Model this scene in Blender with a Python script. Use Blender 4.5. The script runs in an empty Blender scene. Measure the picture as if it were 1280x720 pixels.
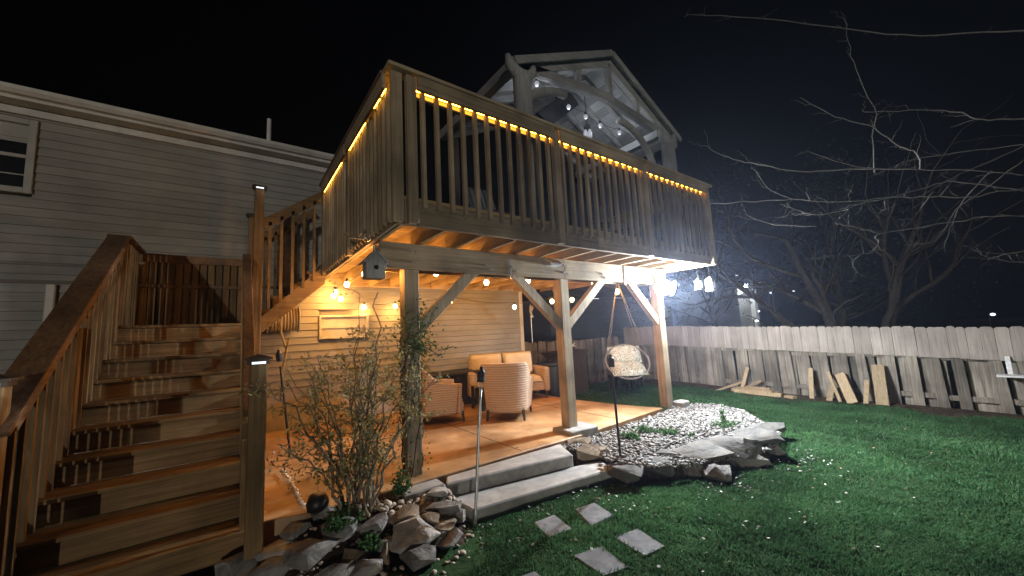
import bpy, bmesh, math, random
import numpy as np
from mathutils import Vector, Matrix, noise as mnoise

random.seed(7); rng = np.random.default_rng(7)
sc = bpy.context.scene
COL = sc.collection

# ------------------------------------------------------------------ camera
FPX, CX, CY = 471.0, 640.0, 360.0
RR = np.array([[0.80476461, -0.02899511, 0.5928855],
               [-0.59147629, -0.12346555, 0.79681369],
               [-0.05009723, 0.99192517, 0.11651063]])   # columns: right, up, forward
CAM = np.array([0, 0, 1.56])
def at(px, py, axis, val):
    """point where the sight line of a photo pixel meets a plane (used to measure the place)"""
    d = RR @ np.array([(px-CX)/FPX, -(py-CY)/FPX, 1.0])
    t = (val-CAM[axis])/d[axis]
    return Vector(CAM+t*d)
cam = bpy.data.objects.new('camera', bpy.data.cameras.new('camera')); COL.objects.link(cam)
cam.data.sensor_width = 36; cam.data.lens = FPX/1280*36
cam.data.clip_start = .02; cam.data.clip_end = 400
m = Matrix([[RR[i][0], RR[i][1], -RR[i][2], CAM[i]] for i in range(3)]+[[0, 0, 0, 1]])
cam.matrix_world = m
sc.camera = cam

# ------------------------------------------------------------------ world, sun, exposure
w = bpy.data.worlds.new("World"); sc.world = w; w.use_nodes = True
nt = w.node_tree; bg = nt.nodes['Background']
sky = nt.nodes.new('ShaderNodeTexSky'); sky.sky_type = 'NISHITA'; sky.sun_disc = False
sky.sun_elevation = math.radians(1); sky.sun_rotation = math.radians(204)
nt.links.new(sky.outputs[0], bg.inputs[0]); bg.inputs[1].default_value = 0.00028
sun = bpy.data.objects.new('moon', bpy.data.lights.new('moon', 'SUN')); COL.objects.link(sun)
sun.data.energy = 0.62; sun.data.angle = math.radians(.45); sun.data.color = (1, .93, .82)  # low sun lamp in place of the stray light from the left front
sun.rotation_euler = Vector((.41, .91, -.012)).to_track_quat('-Z', 'Y').to_euler()
sc.view_settings.view_transform = 'Standard'; sc.view_settings.look = 'None'
sc.view_settings.exposure = 0; sc.view_settings.gamma = 1
sc.render.engine = 'CYCLES'; sc.cycles.use_denoising = True
sc.cycles.max_bounces = 6; sc.cycles.diffuse_bounces = 3; sc.cycles.glossy_bounces = 3
sc.cycles.sample_clamp_indirect = 4; sc.cycles.caustics_reflective = False; sc.cycles.caustics_refractive = False

# ------------------------------------------------------------------ material helpers
MATS = {}
def new_mat(name):
    mt = bpy.data.materials.new(name); mt.use_nodes = True
    n = mt.node_tree.nodes; l = mt.node_tree.links
    return mt, n, l, n['Principled BSDF']
def ramp(n, stops):
    r = n.new('ShaderNodeValToRGB'); e = r.color_ramp.elements
    e[0].position, e[0].color = stops[0][0], (*stops[0][1], 1)
    e[1].position, e[1].color = stops[-1][0], (*stops[-1][1], 1)
    for p, c in stops[1:-1]:
        k = e.new(p); k.color = (*c, 1)
    return r
def surf(name, c0, c1, scale=(8, 8, 8), rough=.8, bump=.2, detail=6, c2=None, big=1.2, tintamt=.35, spec=.3, dirt=.35, metal=0, bumpd=.004):
    """two-colour noise stretched along an axis, large stains, per-piece tint, bump"""
    if name in MATS: return MATS[name]
    mt, n, l, b = new_mat(name)
    tc = n.new('ShaderNodeTexCoord'); mp = n.new('ShaderNodeMapping'); mp.inputs['Scale'].default_value = scale
    geo = n.new('ShaderNodeNewGeometry')
    at_ = n.new('ShaderNodeAttribute'); at_.attribute_name = 'tint'
    off = n.new('ShaderNodeVectorMath'); off.operation = 'MULTIPLY_ADD'
    cmb = n.new('ShaderNodeCombineXYZ')
    for k in range(3): l.new(at_.outputs['Fac'], cmb.inputs[k])
    off.inputs[1].default_value = (3.7, 5.1, 7.3)
    l.new(cmb.outputs[0], off.inputs[0]); l.new(tc.outputs['Object'], off.inputs[2])
    l.new(off.outputs[0], mp.inputs[0])
    nz = n.new('ShaderNodeTexNoise'); nz.inputs['Scale'].default_value = 1; nz.inputs['Detail'].default_value = detail; nz.inputs['Roughness'].default_value = .62
    nz.inputs['Distortion'].default_value = .6
    l.new(mp.outputs[0], nz.inputs['Vector'])
    st = [(.32, c0), (.68, c1)] if c2 is None else [(.28, c0), (.5, c1), (.72, c2)]
    r = ramp(n, st); l.new(nz.outputs['Fac'], r.inputs[0])
    nb = n.new('ShaderNodeTexNoise'); nb.inputs['Scale'].default_value = big; nb.inputs['Detail'].default_value = 4
    l.new(tc.outputs['Object'], nb.inputs['Vector'])
    mr = n.new('ShaderNodeMapRange'); mr.inputs['From Min'].default_value = .3; mr.inputs['From Max'].default_value = .7
    mr.inputs['To Min'].default_value = 1-dirt; mr.inputs['To Max'].default_value = 1.0+dirt*.4
    l.new(nb.outputs['Fac'], mr.inputs['Value'])
    mu = n.new('ShaderNodeMath'); mu.operation = 'MULTIPLY_ADD'       # 1 + (tint-0.5)*amt
    mu.inputs[1].default_value = tintamt; mu.inputs[2].default_value = 1-tintamt/2
    l.new(at_.outputs['Fac'], mu.inputs[0])
    m2 = n.new('ShaderNodeMath'); m2.operation = 'MULTIPLY'; l.new(mu.outputs[0], m2.inputs[0]); l.new(mr.outputs[0], m2.inputs[1])
    vm = n.new('ShaderNodeVectorMath'); vm.operation = 'SCALE'; l.new(r.outputs[0], vm.inputs[0]); l.new(m2.outputs[0], vm.inputs['Scale'])
    l.new(vm.outputs[0], b.inputs['Base Color'])
    b.inputs['Roughness'].default_value = rough; b.inputs['Specular IOR Level'].default_value = spec; b.inputs['Metallic'].default_value = metal
    if bump:
        bp = n.new('ShaderNodeBump'); bp.inputs['Strength'].default_value = bump; bp.inputs['Distance'].default_value = bumpd*4
        l.new(nz.outputs['Fac'], bp.inputs['Height']); l.new(bp.outputs[0], b.inputs['Normal'])
    MATS[name] = mt; return mt
def wood(name, dark, light, axis, tint=.5, rough=.75, fine=38, long=1.5, dirt=.5):
    s = [fine]*3; s[axis] = long
    return surf(name, dark, light, tuple(s), rough, .25, 7, None, 2.0, tint, .25, dirt)
def plain(name, c, rough=.5, metal=0, spec=.4, bump=0):
    return surf(name, tuple(x*.85 for x in c), tuple(min(1, x*1.1) for x in c), (25, 25, 25), rough, bump, 4, None, 3, .1, spec, .12, metal)
def emit(name, c, s):
    if name in MATS: return MATS[name]
    mt, n, l, b = new_mat(name)
    b.inputs['Base Color'].default_value = (*c, 1); b.inputs['Emission Color'].default_value = (*c, 1); b.inputs['Emission Strength'].default_value = s
    MATS[name] = mt; return mt
def glass(name, c=(1, 1, 1), rough=.05, alpha=.25):
    if name in MATS: return MATS[name]
    mt, n, l, b = new_mat(name)
    b.inputs['Base Color'].default_value = (*c, 1); b.inputs['Roughness'].default_value = rough
    b.inputs['Alpha'].default_value = alpha; b.inputs['Specular IOR Level'].default_value = .8
    MATS[name] = mt; return mt

# cedar / treated pine of the deck, one grain direction each
DK, DL = (.27, .205, .13), (.48, .375, .25)
WX = wood('deck_wood_x', DK, DL, 0); WY = wood('deck_wood_y', DK, DL, 1); WZ = wood('deck_wood_z', DK, DL, 2)
SX = wood('stair_wood_x', (.135, .078, .03), (.285, .175, .073), 0, .4, .6)
SY = wood('stair_wood_y', (.14, .08, .032), (.27, .158, .068), 1, .4, .65)
SZ = wood('stair_wood_z', (.14, .086, .035), (.29, .182, .08), 2, .5, .65)
RAILW = wood('rail_cap_wood', (.11, .065, .035), (.24, .145, .08), 1, .4, .6)
JO = wood('joist_wood_y', (.36, .25, .11), (.55, .40, .20), 1, .35, .8)
JU = wood('deck_board_wood', (.36, .25, .11), (.55, .40, .20), 0, .5, .8)
FO = wood('old_fence_wood', (.115, .10, .08), (.30, .265, .215), 2, .75, .9, 45, 1.6, .5)
FN = wood('new_fence_wood', (.25, .215, .185), (.39, .345, .30), 2, .35, .85, 40, 1.8, .25)
LUM = wood('lumber', (.26, .19, .11), (.42, .32, .20), 2, .4, .8, 40, 2, .2)
PAV = wood('pavilion_wood', (.28, .28, .28), (.44, .44, .44), 2, .3, .85, 30, 2, .35)
PAVX = wood('pavilion_wood_x', (.28, .28, .28), (.44, .44, .44), 0, .3, .85, 30, 2, .35)
PAVC = wood('pavilion_ceiling', (.32, .33, .34), (.46, .47, .48), 1, .5, .85, 30, 2, .35)
SIDING = surf('vinyl_siding', (.27, .262, .235), (.335, .326, .295), (2.2, 40, 9), .6, .08, 5, None, .8, .14, .25, .34)
TRIM = surf('white_trim', (.55, .54, .50), (.66, .65, .60), (6, 6, 6), .5, .05, 4, None, 1.5, .1, .3, .2)
FOUND = surf('foundation_parge', (.36, .32, .27), (.48, .43, .36), (9, 9, 9), .9, .3, 8, None, 1.2, .1, .2, .3)
ROOF = surf('roof_shingle', (.06, .055, .05), (.12, .11, .10), (20, 20, 20), .95, .4)
PATIO = surf('stained_concrete', (.27, .14, .058), (.41, .235, .105), (2.1, 2.1, 2.1), .5, .1, 10, (.52, .36, .21), 1.5, .1, .35, .65)
CONC = surf('poured_concrete', (.26, .255, .24), (.42, .41, .385), (7, 7, 7), .85, .25, 9, None, 2.5, .1, .25, .35)
SOIL = surf('soil', (.035, .025, .018), (.10, .07, .045), (14, 14, 14), 1, .8, 9, None, 2, .1, .1, .3, 0, .02)
LAWN = surf('lawn_soil', (.018, .05, .016), (.04, .095, .032), (9, 9, 9), 1, .6, 8, None, .8, .1, .1, .5, 0, .02)
ROCK = surf('field_stone', (.13, .122, .11), (.29, .275, .255), (6, 6, 11), .9, .9, 11, (.44, .41, .36), 3, .6, .25, .4, 0, .012)
ROCKT = surf('tan_field_stone', (.13, .095, .06), (.24, .185, .125), (6, 6, 11), .9, .9, 11, (.36, .29, .21), 3, .5, .25, .4, 0, .012)
FLAG = surf('grey_flagstone', (.075, .073, .07), (.15, .145, .135), (6, 6, 20), .9, .7, 11, (.225, .20, .165), 2.5, .4, .25, .35, 0, .008)
PEB = surf('pebble', (.125, .118, .11), (.30, .285, .262), (9, 9, 9), .7, .15, 4, None, 3, 1.1, .35, .15)
PEBT = surf('tan_pebble', (.26, .21, .16), (.50, .43, .35), (9, 9, 9), .7, .15, 4, None, 3, 1.1, .35, .15)
PAVER = surf('concrete_paver', (.14, .15, .155), (.25, .255, .26), (14, 14, 14), .9, .35, 9, None, 4, .3, .2, .3)
BLACKM = plain('black_metal', (.015, .015, .016), .45, 0, .4)
DARKG = plain('dark_plastic', (.02, .024, .03), .5)
STEEL = plain('galvanised_steel', (.55, .55, .55), .35, .8)
BRONZE = plain('dark_bronze', (.05, .035, .025), .45, .3)
WHITEP = plain('white_paint', (.75, .75, .73), .45)
TVS = plain('black_screen', (.008, .008, .01), .15, 0, .6)
GLASSD = plain('dark_window_glass', (.012, .014, .016), .08, 0, .7)
def wicker():
    mt, n, l, b = new_mat('woven_wicker')
    tc = n.new('ShaderNodeTexCoord')
    w1 = n.new('ShaderNodeTexWave'); w1.bands_direction = 'Z'; w1.inputs['Scale'].default_value = 9; w1.inputs['Distortion'].default_value = 1.2; w1.inputs['Detail'].default_value = 3
    w2 = n.new('ShaderNodeTexNoise'); w2.inputs['Scale'].default_value = 45; w2.inputs['Detail'].default_value = 5
    l.new(tc.outputs['Object'], w1.inputs['Vector']); l.new(tc.outputs['Object'], w2.inputs['Vector'])
    ad = n.new('ShaderNodeMath'); ad.operation = 'MULTIPLY_ADD'; ad.inputs[1].default_value = .45; l.new(w1.outputs['Fac'], ad.inputs[0])
    m_ = n.new('ShaderNodeMath'); m_.operation = 'MULTIPLY'; m_.inputs[1].default_value = .6; l.new(w2.outputs['Fac'], m_.inputs[0]); l.new(m_.outputs[0], ad.inputs[2])
    r = ramp(n, [(.1, (.30, .21, .145)), (.5, (.42, .31, .225)), (.9, (.54, .42, .32))]); l.new(ad.outputs[0], r.inputs[0]); l.new(r.outputs[0], b.inputs['Base Color'])
    b.inputs['Roughness'].default_value = .8
    bp = n.new('ShaderNodeBump'); bp.inputs['Strength'].default_value = .7; bp.inputs['Distance'].default_value = .012; l.new(ad.outputs[0], bp.inputs['Height']); l.new(bp.outputs[0], b.inputs['Normal'])
    return mt
WICK = wicker()
CUSH = surf('cream_cushion', (.55, .47, .34), (.66, .58, .44), (8, 8, 8), .95, .2, 5, None, 2, .2, .1, .15)
BARK = surf('bark', (.04, .034, .028), (.11, .095, .08), (30, 30, 8), .95, .8, 8, None, 2, .2, .15, .3)
BRANCHM = surf('pale_bark', (.18, .172, .155), (.34, .325, .30), (30, 30, 30), .9, .5, 6, None, 2, .2, .15, .3)
def leaf_mat(name, c0, c1):
    return surf(name, c0, c1, (6, 6, 6), .6, 0, 3, None, 1.5, .9, .3, .2)
GRASS = surf('grass_blades', (.035, .105, .045), (.075, .19, .075), (3, 3, 3), .75, 0, 4, (.15, .20, .095), .9, .9, .15, .6)
LEAFB = leaf_mat('shrub_leaf', (.20, .19, .075), (.36, .33, .145))
TWIG = surf('twig_bark', (.15, .115, .075), (.30, .24, .17), (30, 30, 8), .95, .5, 6, None, 2, .2, .15, .3)
LEAFI = leaf_mat('ivy_leaf', (.03, .07, .02), (.08, .13, .04))
LEAFP = leaf_mat('perennial_leaf', (.035, .09, .025), (.08, .18, .055))
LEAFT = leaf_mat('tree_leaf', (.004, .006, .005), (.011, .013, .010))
def translucent(mt, k):
    n = mt.node_tree.nodes; l = mt.node_tree.links; b = n['Principled BSDF']; src = b.inputs['Base Color'].links[0].from_socket
    t = n.new('ShaderNodeBsdfTranslucent'); l.new(src, t.inputs['Color']); mx = n.new('ShaderNodeMixShader'); mx.inputs[0].default_value = k
    l.new(b.outputs[0], mx.inputs[1]); l.new(t.outputs[0], mx.inputs[2]); l.new(mx.outputs[0], n['Material Output'].inputs['Surface'])
for m_ in (GRASS, LEAFB, LEAFI, LEAFP): translucent(m_, .42)
# patterned cushion of the hanging chair
def patterned():
    mt, n, l, b = new_mat('patterned_cushion')
    tc = n.new('ShaderNodeTexCoord'); v = n.new('ShaderNodeTexVoronoi'); v.inputs['Scale'].default_value = 9
    nz = n.new('ShaderNodeTexNoise'); nz.inputs['Scale'].default_value = 9; nz.inputs['Distortion'].default_value = 2
    l.new(tc.outputs['Object'], nz.inputs['Vector']); l.new(nz.outputs['Color'], v.inputs['Vector'])
    r = ramp(n, [(.12, (.12, .15, .08)), (.18, (.78, .78, .72)), (.46, (.80, .80, .75)), (.56, (.25, .27, .2))])
    l.new(v.outputs['Distance'], r.inputs[0]); l.new(r.outputs[0], b.inputs['Base Color']); b.inputs['Roughness'].default_value = .9
    return mt
PATT = patterned()

# ------------------------------------------------------------------ object helpers
def tag(o, label=None, cat=None, group=None, kind=None):
    if label: o['label'] = label
    if cat: o['category'] = cat
    if group: o['group'] = group
    if kind: o['kind'] = kind
    return o
def thing(name, label, cat, loc, group=None):
    o = bpy.data.objects.new(name, None); COL.objects.link(o); o.location = loc; o.empty_display_size = .1
    return tag(o, label, cat, group)
def wloc(o):
    v = Vector((0, 0, 0))
    while o is not None:
        v += Vector(o.location); o = o.parent
    return v
class MB:
    def __init__(s): s.v = []; s.f = []; s.t = []; s.tint = .5
    def rt(s): s.tint = random.random(); return s
    def add(s, vs, fs):
        k = len(s.v); s.v += [tuple(p) for p in vs]
        s.f += [tuple(i+k for i in f) for f in fs]; s.t += [s.tint]*len(fs); return s
    def box(s, x0, x1, y0, y1, z0, z1):
        return s.add([(x0, y0, z0), (x1, y0, z0), (x1, y1, z0), (x0, y1, z0), (x0, y0, z1), (x1, y0, z1), (x1, y1, z1), (x0, y1, z1)],
                     [(0, 3, 2, 1), (4, 5, 6, 7), (0, 1, 5, 4), (1, 2, 6, 5), (2, 3, 7, 6), (3, 0, 4, 7)])
    def beam(s, p0, p1, w_, h_, up=(0, 0, 1)):
        p0 = Vector(p0); p1 = Vector(p1); d = (p1-p0).normalized(); u = Vector(up)
        a = d.cross(u)
        if a.length < 1e-4: a = d.cross(Vector((1, 0, 0)))
        a.normalize(); u = a.cross(d).normalized(); a = a*w_/2; u = u*h_/2
        vs = [p0-a-u, p0+a-u, p0+a+u, p0-a+u, p1-a-u, p1+a-u, p1+a+u, p1-a+u]
        return s.add(vs, [(0, 1, 2, 3), (7, 6, 5, 4), (1, 0, 4, 5), (2, 1, 5, 6), (3, 2, 6, 7), (0, 3, 7, 4)])
    def tube(s, pts, r, n=8, cap=True):
        pts = [Vector(p) for p in pts]; N = len(pts)
        rs = r if isinstance(r, (list, tuple)) else [r]*N
        k = len(s.v); vs = []; fs = []; a = None
        for i, p in enumerate(pts):
            d = (pts[min(i+1, N-1)]-pts[max(i-1, 0)])
            d = d.normalized() if d.length > 1e-9 else Vector((0, 0, 1))
            if a is None:
                a = d.cross(Vector((0, 0, 1)))
                if a.length < 1e-3: a = d.cross(Vector((1, 0, 0)))
            a = (a-d*a.dot(d)); a = a.normalized() if a.length > 1e-6 else d.orthogonal().normalized()
            b = d.cross(a)
            for j in range(n):
                t = 2*math.pi*j/n; vs.append(p+(a*math.cos(t)+b*math.sin(t))*rs[i])
        for i in range(N-1):
            for j in range(n):
                fs.append((i*n+j, i*n+(j+1) % n, (i+1)*n+(j+1) % n, (i+1)*n+j))
        if cap: fs.append(tuple(range(n-1, -1, -1))); fs.append(tuple((N-1)*n+j for j in range(n)))
        return s.add(vs, fs)
    def lathe(s, prof, c=(0, 0, 0), n=20):
        c = Vector(c); vs = []; fs = []; N = len(prof)
        for r, z in prof:
            for j in range(n):
                t = 2*math.pi*j/n; vs.append(c+Vector((r*math.cos(t), r*math.sin(t), z)))
        for i in range(N-1):
            for j in range(n):
                fs.append((i*n+j, i*n+(j+1) % n, (i+1)*n+(j+1) % n, (i+1)*n+j))
        fs.append(tuple(range(n-1, -1, -1))); fs.append(tuple((N-1)*n+j for j in range(n)))
        return s.add(vs, fs)
    def sphere(s, c, r, n=12, sz=1):
        return s.lathe([(max(1e-4, r*math.sin(math.pi*i/n)), -r*sz*math.cos(math.pi*i/n)) for i in range(n+1)], c, n+2)
    def prism(s, poly, z0, z1):
        n = len(poly); vs = [(x, y, z0) for x, y in poly]+[(x, y, z1) for x, y in poly]
        return s.add(vs, [tuple(range(n-1, -1, -1)), tuple(range(n, 2*n))]+[(i, (i+1) % n, n+(i+1) % n, n+i) for i in range(n)])
    def grid(s, fn, nu, nv):
        vs = [fn(i/nu, j/nv) for i in range(nu+1) for j in range(nv+1)]
        fs = [(i*(nv+1)+j, (i+1)*(nv+1)+j, (i+1)*(nv+1)+j+1, i*(nv+1)+j+1) for i in range(nu) for j in range(nv)]
        return s.add(vs, fs)
    def build(s, name, mat, parent=None, bevel=0, smooth=False, thick=0, sub=0):
        if parent is not None: off = wloc(parent)
        else:
            A = np.array(s.v); off = Vector(((A[:, 0].min()+A[:, 0].max())/2, (A[:, 1].min()+A[:, 1].max())/2, A[:, 2].min()))
        me = bpy.data.meshes.new(name)
        me.from_pydata([(x-off.x, y-off.y, z-off.z) for x, y, z in s.v], [], s.f)
        a = me.attributes.new('tint', 'FLOAT', 'FACE'); a.data.foreach_set('value', s.t)
        me.materials.append(mat)
        if smooth: me.polygons.foreach_set('use_smooth', [True]*len(me.polygons))
        me.update()
        o = bpy.data.objects.new(name, me); COL.objects.link(o)
        if parent is not None: o.parent = parent
        else: o.location = off
        if thick:
            q = o.modifiers.new('solid', 'SOLIDIFY'); q.thickness = thick; q.offset = 0
        if sub:
            q = o.modifiers.new('sub', 'SUBSURF'); q.levels = sub; q.render_levels = sub
        if bevel:
            q = o.modifiers.new('bevel', 'BEVEL'); q.width = bevel; q.segments = 1; q.limit_method = 'ANGLE'
        return o
def npmesh(name, V, F, mat, tint=None, parent=None, loc=(0, 0, 0), smooth=False):
    """big numpy mesh; F is (n,3) or (n,4)"""
    me = bpy.data.meshes.new(name); k = F.shape[1]
    me.vertices.add(len(V)); me.vertices.foreach_set('co', (V-np.array(loc)).astype(np.float32).ravel())
    me.loops.add(F.size); me.loops.foreach_set('vertex_index', F.astype(np.int32).ravel())
    me.polygons.add(len(F)); me.polygons.foreach_set('loop_start', np.arange(0, F.size, k, dtype=np.int32)); me.polygons.foreach_set('loop_total', np.full(len(F), k, np.int32))
    if smooth: me.polygons.foreach_set('use_smooth', np.ones(len(F), bool))
    if tint is not None:
        a = me.attributes.new('tint', 'FLOAT', 'FACE'); a.data.foreach_set('value', tint.astype(np.float32))
    me.materials.append(mat); me.update(); me.validate()
    o = bpy.data.objects.new(name, me); COL.objects.link(o)
    if parent is not None: o.parent = parent
    else: o.location = loc
    return o
def copy_tree(o, parent=None):
    c = o.copy(); COL.objects.link(c)
    if parent is not None: c.parent = parent
    for ch in list(o.children): copy_tree(ch, c)
    return c
def leaves(centers, size, mat, name, parent, asp=.5, flat=0.0):
    """diamond shaped leaves (two bent triangles each) at the given centres"""
    n = len(centers); C_ = np.array(centers)
    d = rng.normal(size=(n, 3)); d[:, 2] *= (1-flat); d /= np.linalg.norm(d, axis=1)[:, None]
    e = rng.normal(size=(n, 3)); e -= (e*d).sum(1)[:, None]*d; e /= np.linalg.norm(e, axis=1)[:, None]
    s = (size*rng.uniform(.6, 1.3, n))[:, None]
    q = np.cross(d, e)*s*.12
    V = np.stack([C_-d*s*.5, C_+e*s*asp*.5+q, C_+d*s*.5, C_-e*s*asp*.5+q], 1).reshape(-1, 3)
    i = np.arange(n)*4
    F = np.concatenate([np.stack([i, i+1, i+2], 1), np.stack([i, i+2, i+3], 1)])
    t = rng.uniform(0, 1, n); loc = np.array(wloc(parent))
    return npmesh(name, V, F, mat, np.concatenate([t, t]), parent, loc)

# ------------------------------------------------------------------ heights of the yard
def gz(x, y):
    z = 0.0
    z += .03*math.sin(x*.9+.4)*math.cos(y*.7)
    if x > 6: z -= .05*min(1, (x-6)/3)*max(0, min(1, (3.2-y)/3))
    if y > 4 and x > 5: z += .0
    if x > 5.4 and y > 3.0: z += .08*min(1, (y-3.0)/2)
    return z
def ground():
    xs = np.concatenate([np.linspace(-60, -6, 14), np.linspace(-5, 10, 76), np.linspace(11, 90, 26)])
    ys = np.concatenate([np.linspace(-40, -4, 10), np.linspace(-3, 9, 61), np.linspace(10, 90, 24)])
    V = np.array([(x, y, gz(x, y) if -5 <= x <= 10 and -3 <= y <= 9 else gz(min(max(x, -5), 10), min(max(y, -3), 9))) for x in xs for y in ys])
    ny = len(ys); F = np.array([(i*ny+j, (i+1)*ny+j, (i+1)*ny+j+1, i*ny+j+1) for i in range(len(xs)-1) for j in range(ny-1)])
    o = npmesh('ground', V, F, LAWN, np.full(len(F), .5), smooth=True); tag(o, kind='structure')
ground()
# dirt strip along the fence
mb = MB()
ys_ = np.linspace(-2.5, 6.9, 40)
mb.grid(lambda u, v: (9.25-(1-v)*(.55+.25*math.sin(u*23)+.12*math.sin(u*61)), -2.5+u*9.4, gz(9, -2.5+u*9.4)+.008+.02*v), 60, 4)
tag(mb.build('dirt_path', SOIL, smooth=True), kind='structure')

PZ = .245
# patio slab
mb = MB(); mb.prism([(.20, 3.58), (.5, 3.5), (1.2, 3.47), (3.5, 3.47), (5.55, 3.6), (5.35, 4.3), (5.2, 5.4), (5.3, 6.98), (.20, 6.98)], -.1, PZ)
tag(mb.build('patio', PATIO, bevel=.008), kind='structure')
mb = MB(); mb.box(2.62, 2.628, 3.49, 6.97, PZ-.01, PZ+.002); mb.box(.36, 5.25, 5.2, 5.208, PZ-.01, PZ+.003); mb.box(4.5, 4.508, 3.56, 6.97, PZ-.01, PZ+.0025)
tag(mb.build('patio_floor_joint', SOIL), kind='structure')

# ------------------------------------------------------------------ house
HY = 7.0
house = thing('house', 'two storey house with pale lap siding and a white gutter behind the deck', 'house', (0, HY, 0))
def lap_wall(mb, x0, x1, z0, z1, y, e=.105, holes=()):
    z = z0
    while z < z1-1e-6:
        zt = min(z+e, z1); mb.tint = random.random()
        segs = [(x0, x1)]
        for hx0, hx1, hz0, hz1 in holes:
            if zt > hz0+.01 and z < hz1-.01:
                ns = []
                for a, b in segs:
                    if hx1 <= a or hx0 >= b: ns.append((a, b)); continue
                    if hx0 > a: ns.append((a, hx0))
                    if hx1 < b: ns.append((hx1, b))
                segs = ns
        for a, b in segs:
            mb.add([(a, y-.018, z+.008), (b, y-.018, z+.008), (b, y-.002, zt), (a, y-.002, zt)], [(0, 1, 2, 3)])
            mb.add([(a, y-.002, z), (b, y-.002, z), (b, y-.018, z+.008), (a, y-.018, z+.008)], [(0, 1, 2, 3)])
        z = zt
    return mb
holes = [(-2.95, -2.02, 3.52, 4.46), (1.15, 1.95, 1.60, 2.0)]
mb = MB(); lap_wall(mb, -9, 5.45, 0.86, 2.68, HY, .112, holes); lap_wall(mb, -9, 1.55, 2.68, 4.61, HY, .112, holes); mb.tint = .5
mb.box(-9, 5.45, HY+.10, HY+.15, 0.86, 2.68); mb.box(-9, 1.55, HY+.10, HY+.15, 2.683, 4.61); mb.box(5.30, 5.45, HY+.15, HY+9, 0.86, 2.68); mb.box(1.40, 1.55, HY+.15, HY+9, 2.683, 4.61); mb.box(1.553, 5.45, HY+.02, HY+9, 2.683, 2.74)
mb.build('wall', SIDING, house)
mb = MB(); mb.box(-9, 5.42, HY+.02, HY+.2, -.2, .86); mb.box(5.28, 5.42, HY+.2, HY+9, -.2, .86); mb.build('foundation', FOUND, house)
mb = MB(); mb.box(5.37, 5.47, HY-.03, HY-.016, .84, 2.66); mb.box(5.455, 5.475, HY-.03, HY+.08, .84, 2.66); mb.build('corner_trim', TRIM, house, .004)
mb = MB(); mb.box(-9, 1.7, HY-.24, HY-.016, 4.60, 4.62)
for k in range(107):                                             # soffit ribs
    mb.box(-9+k*.1, -8.995+k*.1, HY-.23, HY-.02, 4.592, 4.5995)
mb.build('soffit', TRIM, house)
mb = MB(); mb.box(-9, 1.5, HY-.06, HY-.0165, 4.50, 4.59); mb.build('frieze_board', TRIM, house, .006)
mb = MB(); mb.box(-9, 1.7, HY-.27, HY-.243, 4.59, 4.705); mb.build('fascia', TRIM, house, .004)
def gut(u, v):
    prof = [(-.275, 4.63), (-.33, 4.633), (-.37, 4.67), (-.37, 4.715), (-.36, 4.72), (-.35, 4.705), (-.28, 4.702)]
    p = prof[round(v*6)]; return (-9+u*10.72, HY+p[0], p[1])
mb = MB(); mb.grid(gut, 1, 6); mb.build('gutter', TRIM, house, thick=.004)
mb = MB(); mb.add([(-9, HY-.28, 4.712), (1.75, HY-.28, 4.712), (1.75, HY+5, 7.05), (-9, HY+5, 7.05), (-9, HY-.28, 4.732), (1.75, HY-.28, 4.732), (1.75, HY+5, 7.07), (-9, HY+5, 7.07)],
                  [(0, 3, 2, 1), (4, 5, 6, 7), (0, 1, 5, 4), (1, 2, 6, 5), (2, 3, 7, 6), (3, 0, 4, 7)]); mb.build('roof', ROOF, house)
p = at(336, 172, 1, 7.7)
mb = MB(); mb.tube([(p.x, 7.7, 4.9), (p.x, 7.7, at(336, 149, 1, 7.7).z)], .035, 12); mb.build('vent_pipe', WHITEP, house, smooth=False)
# window upper left
WTRIM = surf('window_trim', (.36, .35, .31), (.44, .43, .385), (6, 6, 6), .5, .05, 4, None, 1.5, .1, .3, .2)
def window(x0, x1, z0, z1, y, panes, blind=False):
    fr = MB(); t = .07 if not blind else .035
    for a in ((x0, x0+t, z0, z1), (x1-t, x1, z0, z1), (x0+t, x1-t, z0, z0+t), (x0+t, x1-t, z1-t, z1)):
        fr.box(a[0], a[1], y-.045, y+.06, a[2], a[3])
    o = fr.build('window', WTRIM, house, .005)
    m_ = MB(); zc = (z0+z1)/2
    m_.box(x0+t, x1-t, y-.01, y+.03, zc-.022, zc+.022)
    for xm in panes: m_.box(xm-.008, xm+.008, y-.004, y+.012, z0+t, z1-t)
    if panes:
        for zm in ((z0+zc)/2, (z1+zc)/2): m_.box(x0+t, x1-t, y-.006, y+.01, zm-.008, zm+.008)
    m_.build('sash', WTRIM, o, .003)
    g = MB(); g.box(x0+t, x1-t, y+.012, y+.02, z0+t, z1-t); g.build('pane', GLASSD if not blind else WTRIM, o)
    if not blind:
        b_ = MB(); b_.box(x0+t, x1-t, y+.004, y+.010, z1-t-.20, z1-t); b_.box(x0+t, x1-t, y+.003, y+.0095, z1-t-.225, z1-t-.203); b_.build('blind', WTRIM, o)
    return o
window(-2.95, -2.02, 3.52, 4.46, HY, (-2.68, -2.36))
window(1.15, 1.95, 1.60, 2.0, HY, (), True)
mb = MB(); mb.box(-9, 0.9, HY-.03, HY-.015, 2.43, 2.47); mb.build('drip_edge', BRONZE, house)
mb = MB(); mb.box(-1.83, -1.75, HY-.07, HY-.016, .1, 2.42); mb.build('downspout', TRIM, house, .01)

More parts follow.
